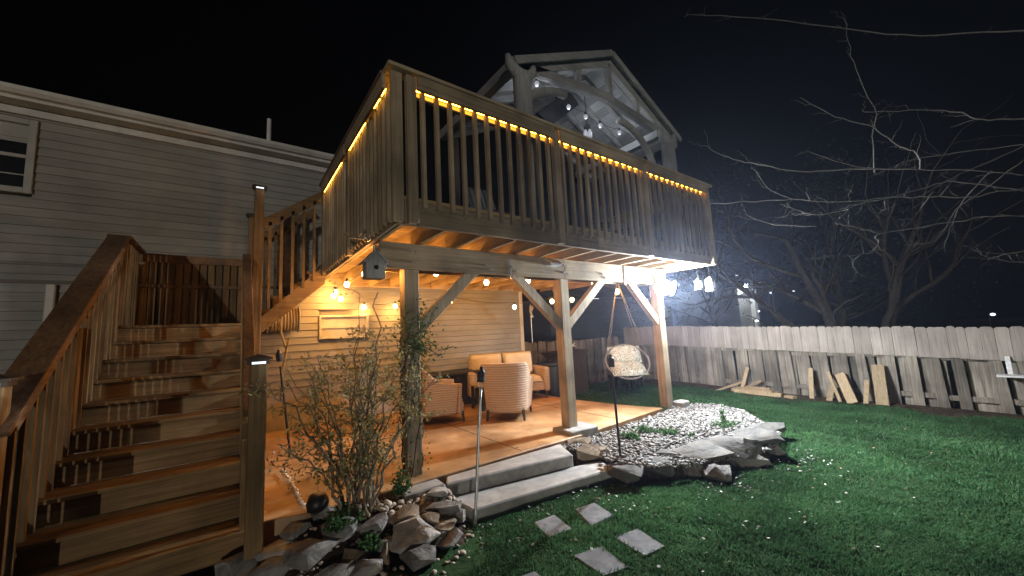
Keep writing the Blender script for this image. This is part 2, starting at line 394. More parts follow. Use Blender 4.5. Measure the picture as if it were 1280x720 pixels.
# ------------------------------------------------------------------ deck
DX0, DX1, DY0, DZ = 1.07, 6.5, 3.0, 2.76
deck = thing('raised_deck', 'raised wooden deck with lit baluster railing standing on three posts over the patio', 'deck', (3.6, 3.72, PZ))
POSTX = (1.45, 3.60, 5.86); BY = 3.72
for i, x in enumerate(POSTX):
    mb = MB(); mb.rt().box(x-.075, x+.075, BY-.075, BY+.075, (.12, .30, .20)[i], 2.50); mb.build('post', WZ, deck, .006)
mb = MB(); mb.tint = .35; mb.box(1.12, 3.58, BY-.115, BY-.077, 2.24, 2.505); mb.tint = .55; mb.box(3.584, 6.02, BY-.115, BY-.077, 2.24, 2.505); mb.build('beam', WX, deck, .004)
mb = MB(); mb.tint = .5; mb.box(1.12, 6.02, BY+.077, BY+.115, 2.24, 2.505); mb.build('beam', WX, deck, .004)
for x0, x1 in ((1.52, 2.2), (3.53, 2.8), (3.67, 4.45), (5.79, 5.1)):
    mb = MB(); mb.rt(); s = 1 if x1 > x0 else -1
    mb.beam((x0-s*.03, BY, 1.60), (x1+s*.03, BY, 2.30), .089, .12); mb.build('brace', WZ, deck, .004)
bo = MB()
for x in POSTX:
    for z in (2.32, 2.43): bo.tube([(x-.03, BY-.117, z), (x-.03, BY-.128, z)], .016, 8); bo.tube([(x+.03, BY-.117, z-.01), (x+.03, BY-.126, z-.01)], .009, 8)
for x in (2.33, 2.71, 4.35, 5.2):
    bo.tube([(x, BY-.117, 2.34), (x, BY-.128, 2.34)], .014, 8); bo.tube([(x+.06, BY-.117, 2.29), (x+.06, BY-.128, 2.29)], .014, 8)
bo.build('bolt', STEEL, deck)
mb = MB(); mb.box(2.66, 2.685, BY-.125, BY-.118, 2.20, 2.47); mb.box(4.86, 4.885, BY-.125, BY-.118, 2.2, 2.50); mb.build('strap', STEEL, deck)
for k in range(14):
    x = DX0+.06+k*(DX1-DX0-.12)/13
    mb = MB(); mb.rt().box(x-.019, x+.019, DY0+.042, HY-.06, 2.51, 2.70); mb.build('joist', JO, deck, .003)
mb = MB(); mb.rt().box(DX0, 3.6, DY0, DY0+.04, 2.51, 2.72); mb.rt().box(3.603, DX1, DY0, DY0+.04, 2.51, 2.72); mb.build('rim_joist', WX, deck, .003)
mb = MB(); mb.rt().box(DX0, DX0+.038, DY0+.042, HY-.06, 2.512, 2.72); mb.build('rim_joist', WY, deck, .003)
mb = MB(); mb.rt().box(DX1-.038, DX1, DY0+.042, HY-.06, 2.512, 2.72); mb.build('rim_joist', WY, deck, .003)
mb = MB(); mb.rt().box(DX0, 5.6, HY-.058, HY-.018, 2.50, 2.72); mb.build('ledger', WX, deck, .003)
mb = MB(); y = DY0
while y < HY-.1:
    mb.rt().box(DX0-.0, DX1, y, y+.134, 2.723, DZ); y += .141
mb.build('decking', JU, deck, .003)
# railing: front, left and right side
RT = 3.865
def baluster(x, y, dx, dy, z0=2.64):
    """square baluster with a bevelled foot; (dx,dy) is outward"""
    s = .019; mb = MB(); mb.rt()
    z1 = 3.745
    mb.box(x-s, x+s, y-s, y+s, z0+.03, z1)
    ox, oy = dx*s, dy*s
    a = [(x-s, y-s, z0+.03), (x+s, y-s, z0+.03), (x+s, y+s, z0+.03), (x-s, y+s, z0+.03)]
    b = [(px_-dx*0, py_-dy*0, z0 if ((px_-x)*dx+(py_-y)*dy) < 0 else z0+.028) for px_, py_, _ in a]
    mb.add(a+b, [(4, 5, 6, 7), (0, 1, 5, 4), (1, 2, 6, 5), (2, 3, 7, 6), (3, 0, 4, 7)])
    mb.build('baluster', WZ, deck)
RPX = (1.20, 2.93, 4.64, 6.43)
for x in RPX:
    mb = MB(); mb.rt().box(x-.045, x+.045, DY0-.062, DY0-.002, 2.512, 3.85); mb.build('rail_post', WZ, deck, .005)
for a, b in zip(RPX[:-1], RPX[1:]):
    for k in range(12):
        x = a+.045+(b-a-.09)*(k+.5)/12; baluster(x, DY0-.022, 0, -1)
    mb = MB(); mb.rt().box(a+.046, b-.046, DY0-.094, DY0-.062, 3.715, 3.852); mb.build('top_rail', WX, deck, .004)
    mb = MB(); mb.rt().box(a+.046, b-.046, DY0-.002, DY0+.036, 3.60, 3.852); 
    mb.v = [(vx, vy, max(vz, 3.69)) for vx, vy, vz in mb.v]; mb.build('inner_rail', WX, deck, .004)
LED = emit('rail_strip_light', (1, .52, .05), 26)
def led(x0, x1, y0, y1, z): 
    mb = MB(); mb.box(x0, x1, y0, y1, z, z+.004); mb.build('strip_light', LED, deck)
for a, b in zip(RPX[:-1], RPX[1:]):
    mb = MB(); mb.box(a+.05, b-.05, DY0-.004, DY0-.0025, 3.703, 3.736); mb.build('strip_light', emit('rail_strip_face', (1, .47, .035), 1.5), deck)
    mb = MB(); mb.box(a+.05, b-.05, DY0-.004, DY0-.0025, 3.750, 3.768); mb.build('strip_light', emit('rail_strip_core', (1, .46, .04), 30), deck)
mb = MB(); mb.rt().box(DX0-.085, DX1+.03, DY0-.105, DY0+.055, RT-.011, RT+.025); mb.build('cap_rail', WX, deck, .006)
mb = MB(); mb.rt().box(DX0-.045, DX0+.052, DY0-.048, DY0-.003, 2.515, 3.85); mb.build('rail_post', WZ, deck, .005)
# left side
LPY = (4.45, 5.93)
for y in LPY:
    mb = MB(); mb.rt().box(DX0-.062, DX0-.002, y-.045, y+.045, 2.513, 3.85); mb.build('rail_post', WZ, deck, .005)
LY0 = DY0+.06
for a, b, n in ((LY0, LPY[0]-.045, 11), (LPY[0]+.045, LPY[1]-.045, 11)):
    for k in range(n): baluster(DX0-.022, a+(b-a)*(k+.5)/n, -1, 0, 2.53)
    mb = MB(); mb.rt().box(DX0-.094, DX0-.062, a-.02, b, 3.715, 3.852); mb.build('top_rail', WY, deck, .004)
    mb = MB(); mb.rt().box(DX0-.002, DX0+.036, a, b, 3.76, 3.851); mb.build('inner_rail', WY, deck, .004)
for a, b in ((3.25, 3.42), (3.72, 4.38), (4.75, 5.85)): led(DX0-.058, DX0-.046, a, b, 3.736)
led(DX0-.058, DX0-.046, 3.08, 3.2, 3.736)
mb = MB(); mb.rt().box(DX0-.105, DX0+.055, DY0+.0555, 5.98, RT-.011, RT+.025); mb.build('cap_rail', RAILW, deck, .006)
# right side
mb = MB(); mb.rt().box(DX1+.002, DX1+.062, 5.0, 5.09, 2.513, 3.85); mb.build('rail_post', WZ, deck, .005)
for k in range(26): baluster(DX1+.022, DY0+.08+k*.148, 1, 0)
mb = MB(); mb.rt().box(DX1+.05, DX1+.082, DY0, HY-.1, 3.715, 3.852); mb.build('top_rail', WY, deck, .004)
mb = MB(); mb.rt().box(DX1-.055, DX1+.095, DY0+.0555, HY-.1, RT-.011, RT+.025); mb.build('cap_rail', WY, deck, .006)

# ------------------------------------------------------------------ staircase
SXL, SXR, Y1, RUN, RISE, Z0 = -1.08, .14, 3.56, .268, .18, .05
stair = thing('wooden_staircase', 'wooden staircase with landing climbing along the house to the deck', 'staircase', (-.5, Y1, 0))
for k in range(10):
    z = Z0+RISE*(k+1); y = Y1+RUN*k
    mb = MB(); mb.rt().box(SXL+.03, SXR-.03, y+.012, y+.03, z-RISE+.0015, z-.036); mb.build('riser', SX, stair)
    if k < 9:
        mb = MB(); mb.rt().box(SXL+.02, SXR-.02, y-.018, y+.13, z-.034, z); mb.rt().box(SXL+.02, SXR-.02, y+.134, y+RUN+.010, z-.034, z-.001); mb.build('tread', SX, stair, .006)
mb = MB(); y = Y1+RUN*9-.018
LZ = Z0+RISE*10
while y < 6.9:
    mb.rt().box(SXL+.0, SXR, y, y+.136, LZ-.034, LZ); y += .141
mb.build('landing', SX, stair, .005)
def slope(y): return Z0+RISE+(y-Y1)*RISE/RUN            # nosing line
for x in (SXL, SXR):
    mb = MB(); mb.rt(); s = .02
    P = [(3.50, -.02), (Y1+.02, slope(Y1)-.20), (6.0, LZ-.05), (6.0, LZ-.34), (3.95, -.02)]
    P = [(3.50, 0.), (3.50, slope(3.5)-.03), (5.96, LZ-.05), (5.96, LZ-.36), (3.98, 0.)]
    vs = [(x-s, a, b) for a, b in P]+[(x+s, a, b) for a, b in P]; n_ = 5
    mb.add(vs, [tuple(range(n_)), tuple(range(2*n_-1, n_-1, -1))]+[((i+1) % n_, i, n_+i, n_+(i+1) % n_) for i in range(n_)]); mb.build('stringer', SY, stair)
# landing frame, back panel and posts
mb = MB(); mb.rt().box(SXL-.02, SXR+.02, 6.0, 6.035, LZ-.24, LZ-.036); mb.build('landing_frame', SX, stair, .004)
mb = MB(); mb.rt().box(SXL-.02, SXL+.015, 6.036, 6.9, LZ-.24, LZ-.036); mb.build('landing_frame', SY, stair, .004)
NEW = [(SXL, 3.50, 1.40), (SXL, 5.93, 2.80), (SXL, 6.90, 2.72), (SXR+.02, 3.42, 1.42), (SXR+.10, 5.98, 3.66), (SXR+.06, 6.90, 3.52), (SXL, 4.72, 1.78)]
for x, y, zt in NEW:
    h = .055
    mb = MB(); mb.rt().box(x-h, x+h, y-h, y+h, -.02, zt); mb.build('newel_post', SZ, stair, .008)
def sl_bal(x, y0, y1, n, zb, zt, mat=SZ):
    for k in range(n):
        y = y0+(y1-y0)*(k+.5)/n
        mb = MB(); mb.rt().box(x-.017, x+.017, y-.017, y+.017, zb(y), zt(y)); mb.build('baluster', mat, stair)
sl_bal(SXL+.045, 3.56, 4.67, 8, lambda y: slope(y)-.16, lambda y: slope(y)+.96)
sl_bal(SXL+.045, 4.78, 5.87, 8, lambda y: slope(y)-.16, lambda y: slope(y)+.96)
sl_bal(SXR-.045, 3.50, 5.90, 16, lambda y: slope(y)-.10, lambda y: slope(y)+.62 if y < 4.2 else slope(y)+.88)
for x in (SXL+.078,):
    mb = MB(); mb.rt().beam((x, 3.52, slope(3.52)+.955), (x, 5.95, slope(5.95)+.955), .035, .06); mb.build('hand_rail', RAILW, stair, .004)
mb = MB(); mb.rt().beam((SXL+.01, 3.42, slope(3.42)+1.0), (SXL+.01, 6.0, slope(6.0)+1.0), .18, .034); mb.build('cap_rail', RAILW, stair, .006)
mb = MB(); mb.rt().beam((SXR-.02, 3.45, slope(3.45)+.90), (SXR-.02, 5.95, slope(5.95)+.90), .09, .04); mb.build('hand_rail', RAILW, stair, .006)
zc = slope(6.0)+1.0
mb = MB(); mb.rt().beam((SXL+.01, 5.98, zc+.0), (SXL+.01, 6.88, zc+.0), .20, .036); mb.build('cap_rail', RAILW, stair, .006)
sl_bal(SXL+.045, 6.03, 6.84, 6, lambda y: LZ-.1, lambda y: zc-.02)
mb = MB(); mb.rt().box(SXL+.02, SXR, 6.90, 6.936, 2.75, 2.86); mb.rt().box(SXL+.02, SXR, 6.90, 6.93, 2.40, 2.45); mb.build('hand_rail', RAILW, stair, .004)
for k in range(13):
    x = SXL+.1+k*.088
    mb = MB(); mb.rt().box(x-.036, x+.036, 6.937, 6.962, LZ-.05, 2.80); mb.build('baluster', SZ, stair)
# upper flight towards the deck
FX0, FRUN, FR = .20, .215, .182
for k in range(4):
    z = LZ+FR*(k+1); x = FX0+FRUN*k
    mb = MB(); mb.rt().box(x-.015, x+FRUN+.01, 6.03, 6.88, z-.034, z); mb.build('tread', SY, stair, .005)
for k in range(5):
    z = LZ+FR*(k+1); x = FX0+FRUN*k
    mb = MB(); mb.rt().box(x+.012, x+.03, 6.03, 6.88, z-FR+.001, z-.036); mb.build('riser', SY, stair)
for y in (6.0, 6.90):
    mb = MB(); mb.rt(); s = .02
    P = [(.20, LZ-.02), (1.06, 2.68), (1.06, 2.40), (.32, LZ-.12), (.20, LZ-.16)]
    vs = [(a, y-s, b) for a, b in P]+[(a, y+s, b) for a, b in P]; n_ = 5
    mb.add(vs, [tuple(range(n_)), tuple(range(2*n_-1, n_-1, -1))]+[((i+1) % n_, i, n_+i, n_+(i+1) % n_) for i in range(n_)]); mb.build('stringer', SX, stair)
    mb = MB(); mb.rt().beam((.27, y-.04, 3.17), (1.05, y-.04, 3.73), .036, .13); mb.build('hand_rail', SX, stair, .004)
    for k in range(5):
        x = .37+k*.135; zz = LZ+.06+(x-.2)*.73
        mb = MB(); mb.rt().box(x-.018, x+.018, y-.018-.04, y+.018-.04, zz, 3.15+(x-.27)*.72); mb.build('baluster', SZ, stair)

# post caps with small solar lamps
def cap_light(x, y, z, lit, label, w_=.085):
    t = thing('post_cap_light', label, 'post light', (x, y, z), 'solar caps on the stair posts')
    mb = MB(); mb.box(x-w_, x+w_, y-w_, y+w_, z+.03, z+.045); mb.add([(x-w_, y-w_, z+.045), (x+w_, y-w_, z+.045), (x+w_, y+w_, z+.045), (x-w_, y+w_, z+.045), (x, y, z+.075)], [(0, 1, 4), (1, 2, 4), (2, 3, 4), (3, 0, 4)]); mb.build('cap', BRONZE, t)
    mb = MB(); mb.box(x-w_*.8, x+w_*.8, y-w_*.8, y+w_*.8, z, z+.0295); mb.build('housing', BRONZE, t)
    if lit: mb = MB(); mb.box(x-w_*.5, x+w_*.5, y-w_*.8-.008, y-w_*.8-.0005, z+.003, z+.019); mb.build('lens', emit('cap_lens', (.85, .92, 1), 1.3), t)
cap_light(*NEW[0], True, 'lit dark post cap on the lower left newel of the stairs')
cap_light(*NEW[3], True, 'lit dark post cap on the lower right newel beside the shrub')
cap_light(*NEW[4], True, 'lit post cap on the tallest stair post below the deck rail')
cap_light(*NEW[5], False, 'unlit post cap on the post just behind the tallest stair post')
for nx, ny, nz, e in ((NEW[0][0], NEW[0][1], NEW[0][2], .35), (NEW[3][0], NEW[3][1], NEW[3][2], .35), (NEW[4][0], NEW[4][1], NEW[4][2], .35)):
    L = bpy.data.objects.new('post_cap_glow', bpy.data.lights.new('post_cap_glow', 'POINT')); COL.objects.link(L)
    L.location = (nx+.13, ny-.13, nz+.0); L.data.energy = e; L.data.color = (.85, .92, 1); L.data.shadow_soft_size = .02

# ------------------------------------------------------------------ pavilion on the deck
PX0, PX1, PYF, PYB = 2.70, 5.82, 3.22, 5.2
AX, EZ, AZ = 4.66, 4.82, 5.82
pav = thing('timber_pavilion', 'weathered grey timber pavilion with a gabled roof and curved braces on the deck', 'pavilion', (AX, 4.8, DZ))
for x in (PX0, PX1):
    for y in (PYF,):
        mb = MB(); mb.rt(); mb.lathe([(.125, DZ+.002), (.115, 3.6), (.108, EZ-.25)], (x, y, 0), 20); mb.build('post', PAV, pav, smooth=False)
for x in (PX0+.15, PX1+.2):
    mb = MB(); mb.box(x-.045, x+.045, PYB-.045, PYB+.045, DZ+.002, EZ-.06); mb.build('post', BRONZE, pav)  # dark colour stands in for the lack of light on the rear posts
def horn(x, y):                                     # crescent bracket on the post head
    mb = MB(); pts = [(-.20, EZ+.13), (-.17, EZ+.03), (-.09, EZ-.05), (0, EZ-.075), (.09, EZ-.05), (.17, EZ+.03), (.20, EZ+.13)]
    mb.tube([(x+a, y, b-.15) for a, b in pts], [.03, .06, .075, .08, .075, .06, .03], 12); mb.build('capital', PAV, pav, smooth=True)
for x in (PX0, PX1+.02): horn(x, PYF)
ex0, ex1 = 2.70, 6.48                                # eaves in x
for yy in (PYF+.22,):                            # trusses
    for (xa, za), (xb, zb) in (((ex0, EZ+.10), (AX, AZ)), ((AX, AZ), (ex1, EZ+.10))):
        mb = MB(); mb.rt().beam((xa, yy, za-.10), (xb, yy, zb-.10), .09, .16); mb.build('rafter', PAVX, pav, .006)
    mb = MB(); mb.rt().beam((PX0+.15, yy, EZ+.12), (AX+.05, yy, EZ+.30), .09, .13)
    mb.build('tie_beam', PAVX, pav, .006)
    mb = MB(); mb.rt().beam((AX-.05, yy+.002, EZ+.28), (PX1+.25, yy+.002, EZ+.12), .088, .13); mb.build('tie_beam', PAVX, pav, .006)
    for x, zb_ in ((3.95, EZ+.2), (AX, EZ+.28), (5.35, EZ+.16)):
        zt = EZ+.1+(AZ-EZ-.1)*(1-abs(x-AX)/2.05)-.14
        mb = MB(); mb.rt().box(x-.045, x+.045, yy-.04, yy+.04, zb_, zt); mb.build('strut', PAV, pav, .005)
    for x, s in ((PX0, 1), (PX1, -1)):
        mb = MB(); pts = [(x+s*(.07+.9*(1-math.cos(a))), yy+.01, 4.05+.78*math.sin(a)) for a in np.linspace(0, math.pi/2, 10)]
        for i in range(9): pass
        mb.tube(pts, .055, 8); mb.build('arch_brace', PAV, pav, smooth=True)
for x in (PX0, PX1):
    mb = MB(); mb.rt().box(x-.06, x+.06, PYF+.13, PYB+.1, EZ-.06, EZ+.07); mb.build('eave_beam', PAVC, pav, .006)
for side, (xa, za) in enumerate(((ex0, EZ+.06), (ex1, EZ+.06))):
    mb = MB(); s = 1 if side else -1
    n_ = 12
    for k in range(n_):                              # ceiling boards along y
        a, b = k/n_, (k+.985)/n_
        pa = (xa+(AX-xa)*a, za+(AZ-za)*a); pb = (xa+(AX-xa)*b, za+(AZ-za)*b)
        mb.rt().add([(pa[0], PYF+.14, pa[1]), (pb[0], PYF+.14, pb[1]), (pb[0], PYB+.35, pb[1]), (pa[0], PYB+.35, pa[1])], [(0, 1, 2, 3)])
    mb.build('ceiling', PAVC, pav, thick=.02)
    mb = MB(); mb.add([(xa+.0, PYF+.115, za+.03), (AX, PYF+.115, AZ+.03), (AX, PYB+.37, AZ+.03), (xa, PYB+.37, za+.03)], [(0, 1, 2, 3)]); mb.build('roof', ROOF, pav, thick=.03)
    mb = MB(); mb.rt().beam((xa, PYF+.10, za+.0), (AX, PYF+.10, AZ+.0), .03, .10); mb.build('barge_board', PAVX, pav, .004)
mb = MB(); mb.rt().box(ex0-.03, ex0, PYF+.12, PYB+.3, EZ-.01, EZ+.12); mb.build('fascia', WY, pav, .004)
for k in range(6):
    y = 3.55+k*.36
    for xa in (ex0, ex1):
        mb = MB(); mb.rt().beam((xa, y, EZ+.0), (AX, y, AZ-.07), .06, .10); mb.build('purlin', PAVX, pav, .004)

tv = thing('television', 'black television panel hanging under the pavilion ceiling', 'television', (4.55, 4.4, 5.1))
q = [at(668, 142, 1, 4.0), at(706, 116, 1, 4.25), at(730, 125, 1, 4.4), at(686, 158, 1, 4.15)]
nrm = (q[1]-q[0]).cross(q[3]-q[0]).normalized()
mb = MB(); mb.add([*q, *[p_-nrm*.05 for p_ in q]], [(0, 1, 2, 3), (7, 6, 5, 4), (1, 0, 4, 5), (2, 1, 5, 6), (3, 2, 6, 7), (0, 3, 7, 4)]); mb.build('screen', TVS, tv, .006)
c_ = sum(q, Vector())/4-nrm*.03
mb = MB(); mb.tube([c_, c_+Vector((0, .1, .25))], .025, 8); mb.build('bracket', BLACKM, tv)

# ------------------------------------------------------------------ string lights
BULB = emit('warm_bulb', (1, .62, .26), 45); WIRE = BLACKM
CLEAR = emit('clear_bulb_added_glow', (.86, .9, 1), .35); CLEAR.node_tree.nodes['Principled BSDF'].inputs['Base Color'].default_value = (.05, .05, .06, 1)  # faint emission added to clear bulbs taken as unlit
def bulb_string(pts, label, lit=True, power=9.0, group='strings of bulbs', sag=.05):
    t = thing('string_lights', label, 'string lights', pts[0], group)
    wv = MB(); path = []
    for a, b in zip(pts[:-1], pts[1:]):
        for k in range(6):
            u = k/6; p_ = Vector(a).lerp(Vector(b), u); p_.z += .075-sag*4*u*(1-u); path.append(p_)
    path.append(Vector(pts[-1])+Vector((0, 0, .075))); wv.tube(path, .004, 5); wv.build('wire', WIRE, t)
    for p_ in pts:
        p_ = Vector(p_)
        mb = MB(); mb.lathe([(.004, .078), (.014, .07), (.016, .03), (.012, .028)], p_, 10); sk = mb.build('socket', BLACKM, t)
        mb = MB(); mb.lathe([(.004, -.052), (.022, -.044), (.035, -.018), (.036, 0), (.022, .02), (.012, .028)], p_, 12); mb.build('bulb', BULB if lit else CLEAR, t, smooth=True)
        if True:  # clear bulbs get a lamp too, added to brighten the pavilion
            L = bpy.data.objects.new('bulb_glow', bpy.data.lights.new('bulb_glow', 'POINT')); COL.objects.link(L)
            L.location = p_+Vector((0, 0, -.095)); L.data.energy = power; L.data.color = (1, .43, .09) if lit else (.88, .93, 1); L.data.shadow_soft_size = .03
B = lambda px, py, z: tuple(at(px, py, 2, z))
BP = 14.0
bulb_string([(1.22, 3.84, 2.33), (1.22, 4.5, 2.33), (1.25, 5.5, 2.34), (1.30, 6.6, 2.30), (1.36, 6.75, 2.38), (1.42, 6.65, 2.26)], 'warm bulbs strung under the left edge of the deck', True, BP)
bulb_string([B(545, 340, 2.35), B(608, 352, 2.30), B(660, 350, 2.35), (5.0, 4.35, 2.33), (6.15, 4.75, 2.28), (6.33, 4.9, 2.27)], 'warm bulbs strung just behind the front deck beam', True, BP)
bulb_string([B(455, 383, 2.15), B(494, 382, 2.15), (3.2, 6.2, 2.2), B(643, 383, 2.05), B(690, 376, 2.1), B(715, 374, 2.1)], 'warm bulbs strung deep under the deck near the house wall', True, BP)
bulb_string([(3.30, 3.62, 4.98), (4.1, 3.8, 5.0), (4.6, 3.9, 5.05), (4.95, 3.9, 5.0), (5.4, 3.85, 4.98), (5.85, 3.7, 4.9)], 'clear bulbs with an added faint glow strung beneath the pavilion roof', False, 3.2)
ch = thing('pendant_light', 'cluster pendant with clear glass hanging from the pavilion ridge', 'pendant', (4.85, 4.1, 4.85))
mb = MB(); mb.tube([(4.85, 4.1, 5.65), (4.85, 4.1, 5.05)], .006, 6); mb.lathe([(.02, 5.08), (.06, 5.04), (.06, 4.98), (.03, 4.97)], (4.85, 4.1, 0), 12); mb.build('canopy', BLACKM, ch)
for dx, dy in ((-.05, 0), (.05, .02), (0, -.05)):
    mb = MB(); mb.lathe([(.01, 4.80), (.035, 4.83), (.04, 4.88), (.03, 4.93), (.015, 4.965)], (4.85+dx, 4.1+dy, 0), 12); mb.build('bulb', CLEAR, ch, smooth=True)

# ------------------------------------------------------------------ flood light on the right hand post
FP = Vector((5.84, 3.50, 2.16))
fl = thing('flood_light', 'glaring white flood light at the right end of the deck beam', 'flood light', FP, 'flood lights on the beam')
mb = MB(); mb.box(FP.x-.05, FP.x+.05, BY-.15, BY-.077, FP.z-.04, FP.z+.12); mb.build('mount', WHITEP, fl, .006)
for dv in (Vector((-.66, -.70, -.24)).normalized(), Vector((.62, -.72, -.28)).normalized()):
    a = Vector((FP.x+dv.x*.10, BY-.15, FP.z+.04)); b = a+dv*.12
    hd = MB(); hd.tube([a, a.lerp(b, .4), b], [.03, .08, .132], 22); h_ = hd.build('lamp_head', WHITEP, fl, smooth=True)
    mb = MB(); mb.tube([b+dv*.001, b+dv*.02, b+dv*.035, b+dv*.04], [.130, .120, .08, .01], 22); mb.build('lens', emit('flood_lens', (.86, .93, 1), 600), h_, smooth=True)
    L = bpy.data.objects.new('flood_beam', bpy.data.lights.new('flood_beam', 'SPOT')); COL.objects.link(L)
    L.location = b+dv*.06; L.data.energy = 980 if dv.x < 0 else 520; L.data.color = (.86, .93, 1); L.data.shadow_soft_size = .05
    L.data.spot_size = math.radians(172); L.data.spot_blend = .5; L.rotation_euler = dv.to_track_quat('-Z', 'Y').to_euler()
L = bpy.data.objects.new('flood_spill', bpy.data.lights.new('flood_spill', 'POINT')); COL.objects.link(L)
L.location = FP+Vector((0, -.30, -.06)); L.data.energy = 210; L.data.color = (.86, .93, 1); L.data.shadow_soft_size = .05
wx = at(690, 327, 1, BY-.16)
f2 = thing('flood_light', 'unlit white wedge shaped fixture at the middle of the deck beam', 'flood light', (wx.x, BY-.12, 2.42), 'flood lights on the beam')
mb = MB(); mb.add([(wx.x-.13, BY-.118, 2.40), (wx.x+.13, BY-.118, 2.40), (wx.x+.13, BY-.118, 2.49), (wx.x-.13, BY-.118, 2.49), (wx.x-.10, BY-.25, 2.39), (wx.x+.10, BY-.25, 2.39), (wx.x+.10, BY-.25, 2.42), (wx.x-.10, BY-.25, 2.42)],
                  [(3, 2, 1, 0), (4, 5, 6, 7), (0, 1, 5, 4), (1, 2, 6, 5), (2, 3, 7, 6), (3, 0, 4, 7)]); h_ = mb.build('lamp_head', STEEL, f2, .006)
mb = MB(); mb.box(wx.x-.085, wx.x+.085, BY-.24, BY-.14, 2.383, 2.388); mb.build('lens', glass('frosted', (.8, .82, .85), .4, .9), h_)

# ------------------------------------------------------------------ haze volume added to imitate the glow round the flood light
HZ = bpy.data.materials.new('glow_haze'); HZ.use_nodes = True
n_ = HZ.node_tree.nodes; n_.remove(n_['Principled BSDF'])
pv = n_.new('ShaderNodeVolumePrincipled'); pv.inputs['Color'].default_value = (.62, .72, 1, 1); pv.inputs['Density'].default_value = .0027; pv.inputs['Anisotropy'].default_value = .74
HZ.node_tree.links.new(pv.outputs[0], n_['Material Output'].inputs['Volume'])
mb = MB(); mb.box(-62, 92, -42, 92, -3, 16); tag(mb.build('lamp_glow_haze', HZ), kind='stuff')
# ------------------------------------------------------------------ fences
def dogear(mb, y, w_, z0, z1, x, lean=0):
    """one picket facing the yard (-x side), its plane at x"""
    t = .016; c = .025
    prof = [(-w_/2, z0), (w_/2, z0), (w_/2, z1-c), (w_/2-c, z1), (-w_/2+c, z1), (-w_/2, z1-c)]
    vs = [(x-t/2, y+a+lean*(b-z0), b) for a, b in prof]+[(x+t/2, y+a+lean*(b-z0), b) for a, b in prof]
    return mb.rt().add(vs, [tuple(range(6)), tuple(range(11, 5, -1))]+[((i+1) % 6, i, 6+i, 6+(i+1) % 6) for i in range(6)])
FX = 9.3
fence = thing('wooden_fence', 'long weathered picket fence topped with newer pale boards along the right side', 'fence', (FX, 2.2, 0))
FY0, FY1 = -3.2, 7.05
def ft(y): return 1.27+.26*max(0, min(1, y/6.0))          # top of the new boards
def fj(y): return ft(y)-.50
yb = FY0; bay = 0
while yb < FY1-.2:
    ye = min(yb+2.05, FY1)
    lo = MB(); y = yb+.05
    while y < ye-.05:
        w_ = random.uniform(.125, .15); side = -.028 if int(y/.145) % 2 == 0 else .034
        gap = random.uniform(.0, .02)
        dogear(lo, y, w_, gz(9, y)-.04+random.uniform(0, .05), fj(y)+.12+random.uniform(-.01, .02), FX+side, random.uniform(-.03, .03)+.02)
        y += random.uniform(.108, .142)+gap*.6
    lo.build('picket_panel', FO, fence)
    up = MB(); y = yb
    while y < ye-.02:
        w_ = random.choice((.10, .14, .14, .14)); dz = random.uniform(-.008, .008)
        dogear(up, y+w_/2, w_-.003, fj(y)+dz*.6, ft(y)+dz, FX-.055+random.uniform(-.003, .003), random.uniform(-.008, .008)); y += w_
    up.build('board_panel', FN, fence)
    for z in (gz(9, yb)+.2, fj(yb)+.03):
        mb = MB(); mb.rt().box(FX-.018, FX+.018, yb, ye, z-.04, z+.04); mb.build('rail', FO, fence)
    mb = MB(); mb.rt().box(FX+.02, FX+.11, yb-.045, yb+.045, -.3, ft(yb)-.05); mb.build('fence_post', FO, fence)
    yb = ye
bf = thing('wooden_fence', 'dark stretch of picket fence behind the hanging chair joining the house corner', 'fence', (7.3, 7.1, 0))
xb = 5.55
while xb < 9.15:
    xe = min(xb+1.85, 9.2); pm = MB(); x = xb
    while x < xe-.05:
        w_ = random.uniform(.12, .145); z1 = 1.30-.03*(x-5.5)/3.7+random.uniform(-.02, .02); t = .016; c = .025; yy = 7.1+(0 if int(x/.15) % 2 else .03)
        prof = [(-w_/2, 0), (w_/2, 0), (w_/2, z1-c), (w_/2-c, z1), (-w_/2+c, z1), (-w_/2, z1-c)]
        vs = [(x+w_/2+a, yy-t/2, b) for a, b in prof]+[(x+w_/2+a, yy+t/2, b) for a, b in prof]
        pm.rt().add(vs, [tuple(range(6)), tuple(range(11, 5, -1))]+[((i+1) % 6, i, 6+i, 6+(i+1) % 6) for i in range(6)]); x += w_+random.uniform(.004, .02)
    pm.build('picket_panel', FO, bf)
    mb = MB(); mb.rt().box(xb, xe, 7.14, 7.17, .95, 1.03); mb.rt().box(xb, xe, 7.14, 7.17, .2, .28); mb.build('rail', FO, bf)
    mb = MB(); mb.rt().box(xb, xb+.09, 7.172, 7.26, -.2, 1.25); mb.build('fence_post', FO, bf)
    xb = xe
# white shelf bracket on the fence at the right
br = thing('wall_bracket', 'pale metal shelf bracket fixed to the fence at the far right', 'bracket', (9.2, .25, .56))
mb = MB(); mb.box(9.21, 9.23, .21, .26, .58, .84); mb.build('upright', WHITEP, br, .003)
mb = MB(); mb.box(9.0, 9.23, -.35, .36, .555, .579); mb.build('shelf', WHITEP, br, .003)
